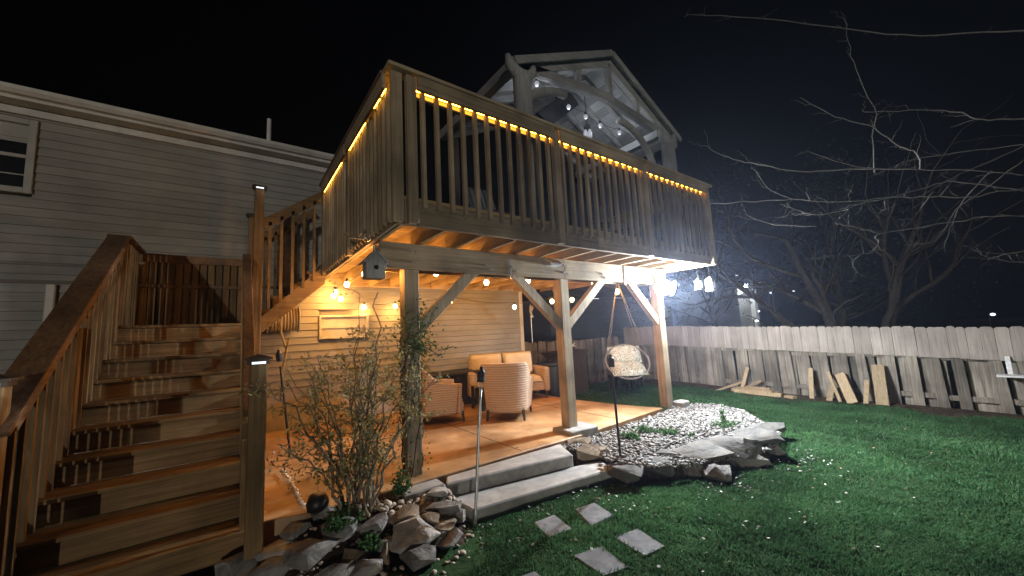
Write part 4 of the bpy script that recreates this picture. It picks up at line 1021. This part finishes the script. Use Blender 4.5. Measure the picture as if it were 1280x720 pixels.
for x in (7.40, 7.58, 7.80, 8.0):
    for y in (5.67, 6.13):
        mb = MB(); mb.box(x-.022, x+.022, y-.022, y+.022, 0.02, .34); mb.build('leg', BLACKM, tbl)

# ------------------------------------------------------------------ torches
def torch(base, top, label, wick=.11, dark=True):
    base, top = Vector(base), Vector(top); d = (top-base).normalized()
    t = thing('garden_torch', label, 'torch', base, 'oil torches on poles')
    mb = MB(); L_ = (top-base).length
    mb.tube([base+d*s for s in np.linspace(0, L_-.20, 12)], [.0125+.0012*(k % 3 == 0) for k in range(12)], 10); mb.build('pole', STEEL if not dark else BLACKM, t, 0, True)
    a = top-d*.20
    if not dark:
        for k in range(6):
            an = k*math.pi/3; o_ = Vector((math.cos(an), math.sin(an), 0))
            mb = MB(); mb.tube([a+o_*.010, a+d*.05+o_*.022, a+d*.10+o_*.034], .003, 5); mb.build('holder_rib', STEEL, t)
    mb = MB(); mb.tube([a+d*.06, a+d*.065, a+d*.15, a+d*.16], [.025, .034, .036, .030], 14); mb.build('oil_can', DARKG, t)
    mb = MB(); mb.tube([a+d*.16, a+d*.175, a+d*.2], [.028, .018, .014], 12); mb.build('cap', BLACKM, t)
    return t
torch((1.63, 2.86, .0), at(602, 458, 1, 2.95), 'silver torch leaning beside the lower concrete step', dark=False)
torch((3.32, 2.70, .1), at(763, 443, 1, 2.80), 'thin black torch standing at the gravel bed in front of the hanging chair')
torch((.60, 5.4, .2), at(348, 437, 1, 5.3), 'black torch behind the shrub beside the stair post')

# ------------------------------------------------------------------ small things round the deck
LANW = plain('lantern_paint', (.09, .09, .09), .5)
def hang_lantern(c, label, s=1):
    t = thing('hanging_lantern', label, 'lantern', c, 'white lanterns on the deck corner'); c = Vector(c)
    mb = MB(); mb.tube([c+Vector((.0, .0, .12*s)), (c.x, c.y, 2.51)], .004, 5); mb.build('chain', BLACKM, t)
    b = MB(); q = .045*s
    for ax, ay in ((-q, -q), (q, -q), (q, q), (-q, q)): b.box(c.x+ax-.006, c.x+ax+.006, c.y+ay-.006, c.y+ay+.006, c.z-.08*s, c.z+.06*s)
    b.box(c.x-q-.008, c.x+q+.008, c.y-q-.008, c.y+q+.008, c.z-.095*s, c.z-.08*s); b.build('frame', LANW, t)
    mb = MB(); mb.add([(c.x-q-.014, c.y-q-.014, c.z+.06*s), (c.x+q+.014, c.y-q-.014, c.z+.06*s), (c.x+q+.014, c.y+q+.014, c.z+.06*s), (c.x-q-.014, c.y+q+.014, c.z+.06*s), (c.x, c.y, c.z+.12*s)], [(3, 2, 1, 0), (0, 1, 4), (1, 2, 4), (2, 3, 4), (3, 0, 4)]); mb.build('roof', LANW, t)
    mb = MB(); mb.box(c.x-q+.004, c.x+q-.004, c.y-q+.004, c.y+q-.004, c.z-.078*s, c.z+.058*s); mb.build('pane', glass('lantern_glass', (.10, .11, .13), .15, .75), t)
c = at(885, 357, 1, 3.02); hang_lantern((6.42, 3.06, 2.19), 'larger white lantern hanging under the right deck corner', 1.2)
hang_lantern((6.47, 3.28, 2.22), 'smaller white lantern just behind the larger one at the deck corner', .95)
bh = thing('birdhouse', 'grey house shaped birdhouse hanging at the left end of the deck beam', 'birdhouse', (1.05, 3.62, 2.17))
c0 = at(462, 338, 1, 3.55)
x_, z_ = 1.05, 2.22
mb = MB(); P = [(-.085, -.10), (.085, -.10), (.085, .06), (0, .15), (-.085, .06)]
vs = [(x_+a, 3.50, z_+b) for a, b in P]+[(x_+a, 3.64, z_+b) for a, b in P]
mb.add(vs, [tuple(range(5)), tuple(range(9, 4, -1))]+[((i+1) % 5, i, 5+i, 5+(i+1) % 5) for i in range(5)]); mb.build('body', PAV, bh, .003)
mb = MB(); mb.beam((x_-.11, 3.57, z_+.04), (x_+.004, 3.57, z_+.165), .18, .014); mb.beam((x_+.11, 3.57, z_+.04), (x_-.004, 3.57, z_+.165), .18, .014); mb.build('roof', PAV, bh)
mb = MB(); mb.tube([(x_, 3.49, z_), (x_, 3.499, z_)], .022, 12); mb.build('entrance_hole', BLACKM, bh)
mb = MB(); mb.tube([(x_, 3.57, z_+.17), (x_+.02, 3.57, 2.51)], .003, 5); mb.build('wire', BLACKM, bh)
hk = thing('plant_hook', 'pale metal plant hook screwed to the left side of the deck', 'hook', (1.0, 3.9, 2.6))
mb = MB(); mb.tube([(1.06, 3.75, 2.55), (1.0, 3.8, 2.56), (.92, 3.95, 2.60), (.90, 4.05, 2.66)], .012, 8); mb.build('arm', STEEL, hk, 0, True)
mb = MB(); mb.box(1.055, 1.066, 3.72, 3.80, 2.53, 2.68); mb.build('plate', STEEL, hk)
mb = MB(); mb.tube([(1.05, 3.76, 2.66), (.97, 3.86, 2.58)], .008, 6); mb.build('strut', STEEL, hk)
# hose reel on the wall
hr = thing('hose_reel', 'beige hose wound on a reel mounted to the siding under the stairs', 'hose reel', (.62, 6.8, 1.9))
HX = .62; hz = 1.93
mb = MB()
for k in range(9): 
    x = HX-.16+k*.04
    mb.tube([(x+.02*t/6.28, 6.78+.155*math.cos(t), hz+.155*math.sin(t)) for t in np.linspace(0, 2*math.pi, 25)], .020, 8, False)
mb.build('hose', surf('beige_hose', (.42, .34, .20), (.5, .42, .27), (9, 9, 9), .5), hr, 0, True)
mb = MB(); mb.tube([(HX-.20, 6.78, hz), (HX+.21, 6.78, hz)], .12, 16); mb.build('drum', TRIM, hr)
for x in (HX-.205, HX+.205):
    mb = MB(); mb.tube([(x-.008, 6.78, hz), (x+.008, 6.78, hz)], .20, 24); mb.build('flange', TRIM, hr)
mb = MB(); mb.tube([(HX-.05, 6.62, hz), (HX-.04, 6.60, hz-.2), (HX+.02, 6.62, hz-.42), (HX+.06, 6.66, hz-.30), (HX+.0, 6.7, hz-.75), (HX-.02, 6.7, hz-1.2)], .016, 8); mb.build('hose_end', MATS['beige_hose'], hr, 0, True)
# black spotlight with a jointed cable in the bed
bs = thing('ground_light', 'black ground spotlight lying in the bed below the shrub', 'ground light', (.55, 3.42, .2))
mb = MB(); mb.lathe([(.03, 0), (.075, .0), (.085, .05), (.06, .11), (.02, .12)], (.58, 3.5, PZ+.005), 18); mb.build('lamp_head', BLACKM, bs, 0, True)
mb = MB(); mb.tube([(.58, 3.5, PZ+.04), (.58, 3.42, .12)], .02, 8); mb.build('stake', BLACKM, bs)
cbm = MB(); a = Vector((.50, 3.62, PZ+.02)); b = Vector((.46, 4.7, PZ+.03)); 
for k in range(15):
    cbm.sphere(a.lerp(b, k/14)+Vector((random.uniform(-.01, .01), 0, .0)), .017, 8, .8); 
cbm.tube([a, b], .006, 6)
tag(cbm.build('beaded_chain', WHITEP, None, 0, True), 'white beaded chain lying on the patio beside the stair newel', 'chain')
# pole with a white streamer behind the house corner
st = thing('streamer_pole', 'thin pole with a white streamer standing beyond the house corner', 'streamer', (6.1, 7.35, 0))
pt = at(663, 382, 1, 7.35)
mb = MB(); mb.tube([(pt.x, 7.35, 0), (pt.x, 7.35, pt.z+.05)], .008, 6); mb.build('pole', STEEL, st)
mb = MB(); mb.grid(lambda u, v: (pt.x-.05+.1*u+.015*math.sin(v*9), 7.33+.02*math.sin(v*7+u*3), pt.z-.30*v), 4, 14); mb.build('streamer', WHITEP, st, 0, True, .003)

# deck furniture glimpsed through the balusters
GREYP = plain('grey_paint', (.09, .09, .09), .5)
def deck_chair(x, y, a, label):
    t = thing('metal_chair', label, 'chair', (0, 0, 0), 'chairs up on the deck')
    mb = MB(); mb.grid(lambda u, v: ((u-.5)*.44, -.2+.42*v, .44-.02*math.sin(v*3.1)), 6, 6); mb.build('seat', GREYP, t, 0, True, .012)
    mb = MB()
    for k in range(6): mb.tube([(-.19+k*.076, -.21, .44), (-.19+k*.076, -.28, .88)], .007, 6)
    mb.tube([(-.22, -.20, .44), (-.22, -.285, .9), (.22, -.285, .9), (.22, -.20, .44)], .014, 8); mb.build('backrest', GREYP, t)
    for sx_ in (-.2, .2):
        for sy_ in (-.19, .2):
            mb = MB(); mb.tube([(sx_, sy_, .44), (sx_*1.08, sy_*1.08, .0)], .013, 8); mb.build('leg', GREYP, t)
    t.location = (x, y, DZ+.002); t.rotation_euler.z = a
deck_chair(4.75, 3.9, 2.6, 'pale metal chair behind the deck balusters right of the second rail post')
deck_chair(5.4, 4.0, 3.6, 'pale metal chair behind the deck balusters near the third rail post')
deck_chair(5.6, 3.5, .4, 'pale metal chair nearest the right end of the deck')
lg = thing('lounge_chair', 'pale slatted lounge chair behind the second deck rail post', 'chair', (2.9, 4.1, DZ))
mb = MB(); 
for k in range(6): mb.box(2.65+k*.08, 2.71+k*.08, 3.9, 4.4, DZ+.36, DZ+.385)
mb.build('seat', GREYP, lg)
mb = MB()
for k in range(6): mb.beam((2.68+k*.08, 4.38, DZ+.38), (2.68+k*.08, 4.62, DZ+.95), .06, .02)
mb.build('backrest', GREYP, lg)
for x in (2.66, 3.1):
    for y in (3.93, 4.37):
        mb = MB(); mb.box(x-.025, x+.025, y-.025, y+.025, DZ+.002, DZ+.36); mb.build('leg', GREYP, lg)

# ------------------------------------------------------------------ plants
def spline(p0, p1, n, jit, bow=(0, 0, 0)):
    p0, p1, bow = Vector(p0), Vector(p1), Vector(bow); pts = []
    for k in range(n+1):
        u = k/n; pts.append(p0.lerp(p1, u)+bow*4*u*(1-u)+Vector((random.gauss(0, jit), random.gauss(0, jit), random.gauss(0, jit)))*(1 if 0 < k < n else 0))
    return pts
sh = thing('large_shrub', 'large leggy shrub with sparse leaves between the stairs and the ivy post', 'shrub', (.95, 3.42, .18))
lc = []
sm = MB()
for k in range(26):
    a = -1+2*(k+random.random())/26
    b = Vector((.86+.13*a+random.gauss(0, .03), 3.36+random.gauss(0, .07), .12))
    tx = .84+a*.64+random.gauss(0, .06); tz = 1.72-.50*abs(a)**1.5-random.random()*.45; ty = 3.3+random.gauss(0, .25)
    if k in (10, 12): tz = 1.98; tx = .93+.05*(k-10)
    pts = spline(b, (tx, ty, tz), 12, .018, (-.12*a+random.gauss(0, .03), random.gauss(0, .04), .02))
    sm.tube(pts, [(.009 if k % 3 else .013)*(1-u*.82)+.0015 for u in np.linspace(0, 1, 13)], 6)
    for q in range(4, 13):
        if random.random() < .8:
            p_ = pts[q]; d = Vector((random.gauss(0, 1), random.gauss(0, .9), random.uniform(-.2, .9))).normalized(); L_ = random.uniform(.07, .26)
            tw = spline(p_, p_+d*L_, 4, .010); sm.tube(tw, [.004, .0032, .0026, .002, .0015], 4)
            for r_ in tw[1:]:
                for _ in range(6): lc.append(tuple(r_+Vector((random.gauss(0, .026), random.gauss(0, .026), random.gauss(0, .026)))))
sm.build('stem', TWIG, sh)
leaves(lc, .036, LEAFB, 'foliage', sh, .45)
iv = thing('climbing_ivy', 'green vine wrapped round the left deck post', 'vine', (1.45, 3.72, .2))
vm = MB(); lc = []
for k in range(6):
    pts = []
    for u in np.linspace(0, 1, 26):
        a = k*1.05+u*random.choice((3.2, 3.4)); r_ = .10+random.gauss(0, .008)
        pts.append(Vector((1.45+math.cos(a)*r_, 3.72+math.sin(a)*r_, .22+u*(1.35+.12*k))))
    vm.tube(pts, .006, 5)
    for p_ in pts:
        for _ in range(4 if p_.z < 1.25 else 8): lc.append(tuple(p_+Vector((random.gauss(0, .045), random.gauss(0, .045)-.01, random.gauss(0, .04)))))
for _ in range(360): lc.append((1.47+random.gauss(0, .11), 3.62+random.gauss(0, .09), 1.52+random.gauss(0, .13)))
for k in range(7):
    tw = spline((1.5, 3.64, 1.45), (1.5+random.uniform(-.25, .35), 3.5+random.gauss(0, .1), 1.5+random.uniform(-.25, .35)), 6, .015); vm.tube(tw, .004, 4)
    for p_ in tw: lc += [tuple(p_+Vector((random.gauss(0, .02), random.gauss(0, .02), random.gauss(0, .02)))) for _ in range(5)]
vm.build('stem', BARK, iv); leaves(lc, .034, LEAFI, 'foliage', iv, .55)
def perennial(c, r_, h_, n, label, group='small green plants in the beds', size=.035):
    t = thing('green_plant', label, 'plant', c, group); c = Vector(c); lc = []; s_ = MB()
    for k in range(n):
        a = random.uniform(0, 6.28); q = r_*random.random()**.5; e_ = c+Vector((math.cos(a)*q, math.sin(a)*q, h_*random.uniform(.3, 1)*(1-.5*q/r_)))
        pts = spline(c+Vector((math.cos(a)*q*.2, math.sin(a)*q*.2, 0)), e_, 4, .004); s_.tube(pts, .0025, 4)
        for p_ in pts[1:]: lc += [tuple(p_+Vector((random.gauss(0, .014), random.gauss(0, .014), random.gauss(0, .012)))) for _ in range(3)]
    s_.build('stem', LEAFP, t); leaves(lc, size, LEAFP, 'foliage', t, .55)
def onbed(px, py): p_ = at(px, py, 2, .19); return (p_.x, p_.y, zr(p_.x, p_.y)+.005)
perennial(onbed(790, 549), .12, .12, 34, 'green plant nearest the torch in the gravel bed')
perennial(onbed(806, 541), .10, .13, 26, 'green plant just behind the one nearest the torch')
perennial(onbed(833, 543), .14, .12, 34, 'spreading green plant in the middle of the gravel bed')
perennial(onbed(862, 545), .05, .05, 8, 'tiny sprout right of the spreading gravel plant')
perennial(onbed(903, 531), .22, .08, 34, 'low mat of greenery towards the back right of the gravel')
perennial(onbed(904, 527), .04, .26, 7, 'single tall shoot rising from the low green mat')
perennial((.72, 3.22, zl(.72, 3.22)), .15, .22, 30, 'leafy seedling clump below the shrub beside the stairs', size=.04)
perennial((.85, 3.02, zl(.85, 3.02)), .12, .15, 20, 'leafy clump spilling over the stones under the shrub', size=.04)
perennial((1.22, 3.42, .2), .10, .22, 26, 'green clump at the foot of the ivy post')

# ------------------------------------------------------------------ trees
def bare_tree(name, base, limbs, r0, label, group, depth=4, mat=BARK):
    t = thing(name, label, 'tree', base, group); base = Vector(base)
    tr = MB(); tw = MB()
    def grow(p_, d, L_, r_, lev):
        n = 7; pts = [p_]; dd = d.copy()
        for k in range(n):
            dd = (dd+Vector((random.gauss(0, .16), random.gauss(0, .16), random.gauss(0, .11)+.015))).normalized(); pts.append(pts[-1]+dd*L_/n)
        (tr if lev == 0 else tw).tube(pts, [max(.0035, r_*(1-.62*k/n)) for k in range(n+1)], 7 if lev < 2 else 5)
        if lev < depth:
            for k in range(2, n+1):
                if random.random() < (.95 if lev < 2 else .7):
                    ax = Vector((random.gauss(0, 1), random.gauss(0, 1), random.gauss(0, .6))).normalized(); nd = (dd+ax*.85).normalized()
                    grow(pts[k], nd, L_*random.uniform(.45, .7), r_*(1-.62*k/n)*.62, lev+1)
    for d, L_, off in limbs: grow(base+Vector(off), Vector(d).normalized(), L_, r0, 0)
    tr.build('trunk', mat, t, 0, True); tw.build('branches', mat, t, 0, True)
random.seed(21)
bare_tree('bare_tree', (14.0, 2.9, -.1), [((-.25, .1, 1), 4.2, (0, 0, 0)), ((.35, -.45, 1), 4.6, (.15, -.1, 0)), ((-.1, .5, 1), 4.4, (-.1, .15, 0))], .17, 'spreading bare tree with several dim trunks behind the right fence', 'trees beyond the fence', 2)
# overhanging bright branches traced as real branches at their own distances
ob = thing('bare_tree', 'bare tree whose pale twigs reach in from the right above the fence', 'tree', (11.6, -1.6, -.1), 'trees beyond the fence')
def D(px, py, dep):
    d = RR @ np.array([(px-CX)/FPX, -(py-CY)/FPX, 1.0]); return Vector(CAM+d*dep)
tk = MB(); tk.tube([(11.6, -1.6, -.2), (11.5, -1.5, 1.2), (11.35, -1.2, 2.6), (11.2, -.8, 4.2)], [.16, .13, .10, .06], 9); tk.build('trunk', BARK, ob, 0, True)
BRS = [([(1400, 150, 7.4), (1283, 148, 6.8), (1228, 150, 6.5), (1196, 140, 6.3), (1150, 138, 6.2), (1080, 140, 6.0)], .016),
       ([(1150, 210, 6.6), (1145, 192, 6.5), (1120, 180, 6.4), (1092, 160, 6.3), (1045, 145, 6.2), (1000, 122, 6.1)], .013),
       ([(1092, 215, 6.6), (1092, 160, 6.5), (1095, 140, 6.4), (1078, 105, 6.3), (1062, 60, 6.2), (1056, 25, 6.1)], .010),
       ([(1400, 205, 7.4), (1290, 218, 6.9), (1230, 214, 6.6), (1150, 212, 6.4), (1070, 208, 6.2), (1012, 190, 6.1)], .012),
       ([(1150, 212, 6.3), (1060, 212, 6.0), (1000, 215, 5.8), (940, 204, 5.7), (905, 195, 5.6), (880, 182, 5.5)], .012),
       ([(1400, 232, 7.6), (1280, 236, 7.0), (1210, 246, 6.7), (1150, 246, 6.5), (1095, 250, 6.3), (1030, 268, 6.2), (1000, 264, 6.1), (975, 255, 6.0)], .014),
       ([(1400, 262, 7.4), (1290, 240, 6.9), (1200, 228, 6.6), (1178, 228, 6.5), (1120, 245, 6.3), (1060, 252, 6.1), (1000, 250, 5.9), (960, 235, 5.8), (946, 214, 5.8)], .012),
       ([(1400, 280, 7.6), (1260, 270, 7.0), (1190, 278, 6.7), (1100, 292, 6.4), (1098, 305, 6.4), (1080, 318, 6.3), (1030, 320, 6.2)], .014),
       ([(1100, 292, 6.4), (1072, 285, 6.3), (1045, 280, 6.2)], .008), ([(1075, 318, 6.2), (1065, 330, 6.2), (1078, 346, 6.2)], .008),
       ([(1165, 240, 6.5), (1150, 262, 6.5), (1138, 274, 6.4), (1124, 274, 6.4)], .008), ([(1020, 283, 6.2), (970, 281, 6.1), (940, 272, 6.0), (930, 262, 6.0)], .007),
       ([(1280, 182, 7.0), (1230, 205, 6.8), (1190, 222, 6.6), (1150, 246, 6.5)], .009), ([(1240, 212, 6.6), (1205, 250, 6.6), (1190, 280, 6.6), (1180, 310, 6.5)], .010),
       ([(1280, 200, 6.8), (1225, 240, 6.7), (1195, 262, 6.6), (1170, 300, 6.5), (1130, 306, 6.4)], .010), ([(1300, 310, 7.0), (1258, 318, 6.8), (1235, 322, 6.8), (1225, 314, 6.7)], .010),
       ([(1320, 330, 6.6), (1270, 328, 6.5), (1240, 322, 6.5)], .010), ([(1400, 40, 8.6), (1280, 38, 8.2), (1150, 44, 7.9), (1050, 35, 7.6), (940, 22, 7.3), (860, 18, 7.1)], .018),
       ([(1300, 178, 7.2), (1200, 190, 7.0), (1140, 200, 6.9), (1100, 215, 6.8)], .009), ([(990, 250, 5.9), (930, 252, 5.8), (880, 254, 5.7), (840, 250, 5.7)], .008)]
bm_ = MB()
for pts, r_ in BRS:
    P = [D(*p_) for p_ in pts]; Q = []
    for k in range(len(P)-1):
        a = P[max(0, k-1)]; b = P[k]; c = P[k+1]; d = P[min(len(P)-1, k+2)]
        for u in np.linspace(0, 1, 6)[:-1]:
            Q.append(.5*((2*b)+(c-a)*u+(2*a-5*b+4*c-d)*u*u+(3*b-a-3*c+d)*u**3)+Vector((random.gauss(0, .008), random.gauss(0, .008), random.gauss(0, .008))))
    Q.append(P[-1]); N = len(Q)
    bm_.tube(Q, [1.05*r_*(1-.75*k/N) for k in range(N)], 6)
    for k in range(3, N, 2):
        if random.random() < .85:
            d = (Q[k]-Q[k-1]).normalized(); ax = Vector((random.gauss(0, 1), random.gauss(0, 1), random.gauss(0, .8))).normalized()
            e_ = Q[k]+(d+ax*.9).normalized()*random.uniform(.08, .4); tw_ = spline(Q[k], e_, 5, .015); bm_.tube(tw_, [r_*.38, r_*.3, r_*.24, r_*.2, r_*.15, .0015], 4)
            if random.random() < .5: bm_.tube(spline(tw_[3], tw_[3]+Vector((random.gauss(0, .12), random.gauss(0, .12), random.gauss(0, .1))), 3, .01), [r_*.2, r_*.15, r_*.12, .0015], 4)
bm_.tube([(11.2, -.8, 4.2), D(1400, 150, 7.4)], [.06, .02], 6); bm_.tube([(11.35, -1.2, 2.6), D(1400, 232, 7.6)], [.06, .018], 6); bm_.tube([(11.35, -1.2, 2.6), D(1400, 280, 7.6)], [.05, .016], 6)
bm_.tube([(11.2, -.8, 4.2), D(1400, 40, 8.6)], [.05, .02], 6); bm_.tube([(11.35, -1.2, 2.6), D(1400, 205, 7.4)], [.04, .016], 6)
bm_.build('branches', BRANCHM, ob, 0, True)
def leafy(base, h_, r_, n, label, clumps=26, size=.095):
    t = thing('leafy_tree', label, 'tree', base, 'trees beyond the fence'); b = Vector(base); tk = MB()
    tk.tube(spline(b, b+Vector((random.gauss(0, .2), 0, h_*.7)), 6, .05), [.16, .15, .13, .11, .08, .06, .03], 8); lc = []
    for k in range(clumps):
        a = random.uniform(0, 6.28); zz = random.uniform(.28, 1); q = r_*math.sin(min(1, (1.12-zz)*1.5)*math.pi/2)*random.uniform(.3, 1)
        c = b+Vector((math.cos(a)*q, math.sin(a)*q, h_*zz)); tk.tube(spline(b+Vector((0, 0, h_*zz*.6)), c, 4, .08), [.05, .04, .03, .02, .01], 5)
        s_ = random.uniform(.35, .75)*r_*.5
        lc += [tuple(c+Vector((random.gauss(0, s_), random.gauss(0, s_), random.gauss(0, s_*.7)))) for _ in range(n//clumps)]
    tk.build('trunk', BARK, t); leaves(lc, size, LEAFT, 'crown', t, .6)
random.seed(5)
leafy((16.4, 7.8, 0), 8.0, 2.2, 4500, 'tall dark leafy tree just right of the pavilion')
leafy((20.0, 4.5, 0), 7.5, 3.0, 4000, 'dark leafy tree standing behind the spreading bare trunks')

# ------------------------------------------------------------------ far neighbours and lamps
nb = thing('neighbour_house', 'dim pale neighbouring house behind the fence beyond the deck posts', 'house', (20, 19, 0))
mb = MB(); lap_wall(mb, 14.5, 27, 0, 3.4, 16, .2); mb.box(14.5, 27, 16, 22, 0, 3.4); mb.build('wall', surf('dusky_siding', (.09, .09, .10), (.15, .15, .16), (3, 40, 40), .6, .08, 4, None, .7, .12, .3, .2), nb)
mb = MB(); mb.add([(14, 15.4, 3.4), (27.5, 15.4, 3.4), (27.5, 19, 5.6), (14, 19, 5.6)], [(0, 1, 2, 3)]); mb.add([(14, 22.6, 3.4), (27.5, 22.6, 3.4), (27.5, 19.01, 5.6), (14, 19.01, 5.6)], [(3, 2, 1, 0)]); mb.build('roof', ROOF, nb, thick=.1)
n2 = thing('neighbour_house', 'far neighbouring house whose white siding is lit by a porch lamp', 'house', (31, 14.5, 0))
q0 = D(938, 385, 30); 
mb = MB(); lap_wall(mb, q0.x-2.0, q0.x+1.2, 0, 4.2, q0.y, .25); mb.box(q0.x-2.0, q0.x+1.2, q0.y, q0.y+5, 0, 4.2); mb.build('wall', SIDING, n2)
mb = MB(); mb.box(q0.x+.05, q0.x+.55, q0.y-.35, q0.y-.02, 0, 4.0); mb.build('pillar', TRIM, n2)
mb = MB(); mb.add([(q0.x-2.4, q0.y-.6, 4.2), (q0.x+1.6, q0.y-.6, 4.2), (q0.x+1.6, q0.y+5.4, 5.6), (q0.x-2.4, q0.y+5.4, 5.6)], [(0, 1, 2, 3)]); mb.build('roof', ROOF, n2, thick=.1)
pl = D(933, 357, 29.2)
mb = MB(); mb.sphere(pl, .16, 10); mb.build('porch_lamp', emit('porch_lamp', (.85, .93, 1), 30), n2)
L = bpy.data.objects.new('porch_glow', bpy.data.lights.new('porch_glow', 'POINT')); COL.objects.link(L)
L.location = Vector(pl)+Vector((-.35, -.35, -.1)); L.data.energy = 260; L.data.color = (.85, .93, 1); L.data.shadow_soft_size = .1
LMP = [(921, 344, 34, .10, 'far white lamp left of the lit siding, highest'), (949, 354, 38, .12, 'far orange tinged lamp right of the porch lamp'), (964, 366, 36, .13, 'far pale lamp above the fence midway to the bare trunks'),
       (992, 364, 40, .10, 'far faint lamp nearest the bare trunks'), (948, 389, 30, .10, 'far small lamp low beside the lit siding'), (946, 401, 26, .11, 'far white lamp just over the fence top'),
       (745, 374, 26, .20, 'large dim far lamp seen under the deck beside the middle post'), (1241, 393, 30, .15, 'bluish far lamp above the fence at the right')]
for px, py, dep, r_, lb in LMP:
    c = D(px, py, dep); t = thing('street_lamp', lb, 'lamp', (c.x, c.y, 0), 'far lamps')
    mb = MB(); mb.tube([(c.x, c.y+.2, 0), (c.x, c.y+.2, c.z+.1), (c.x, c.y, c.z+r_)], .04, 6); mb.build('pole', BLACKM, t)
    mb = MB(); mb.sphere(c, r_, 8, .7); mb.build('lamp', emit('far_lamp', (.9, .95, 1), 2.5), t)
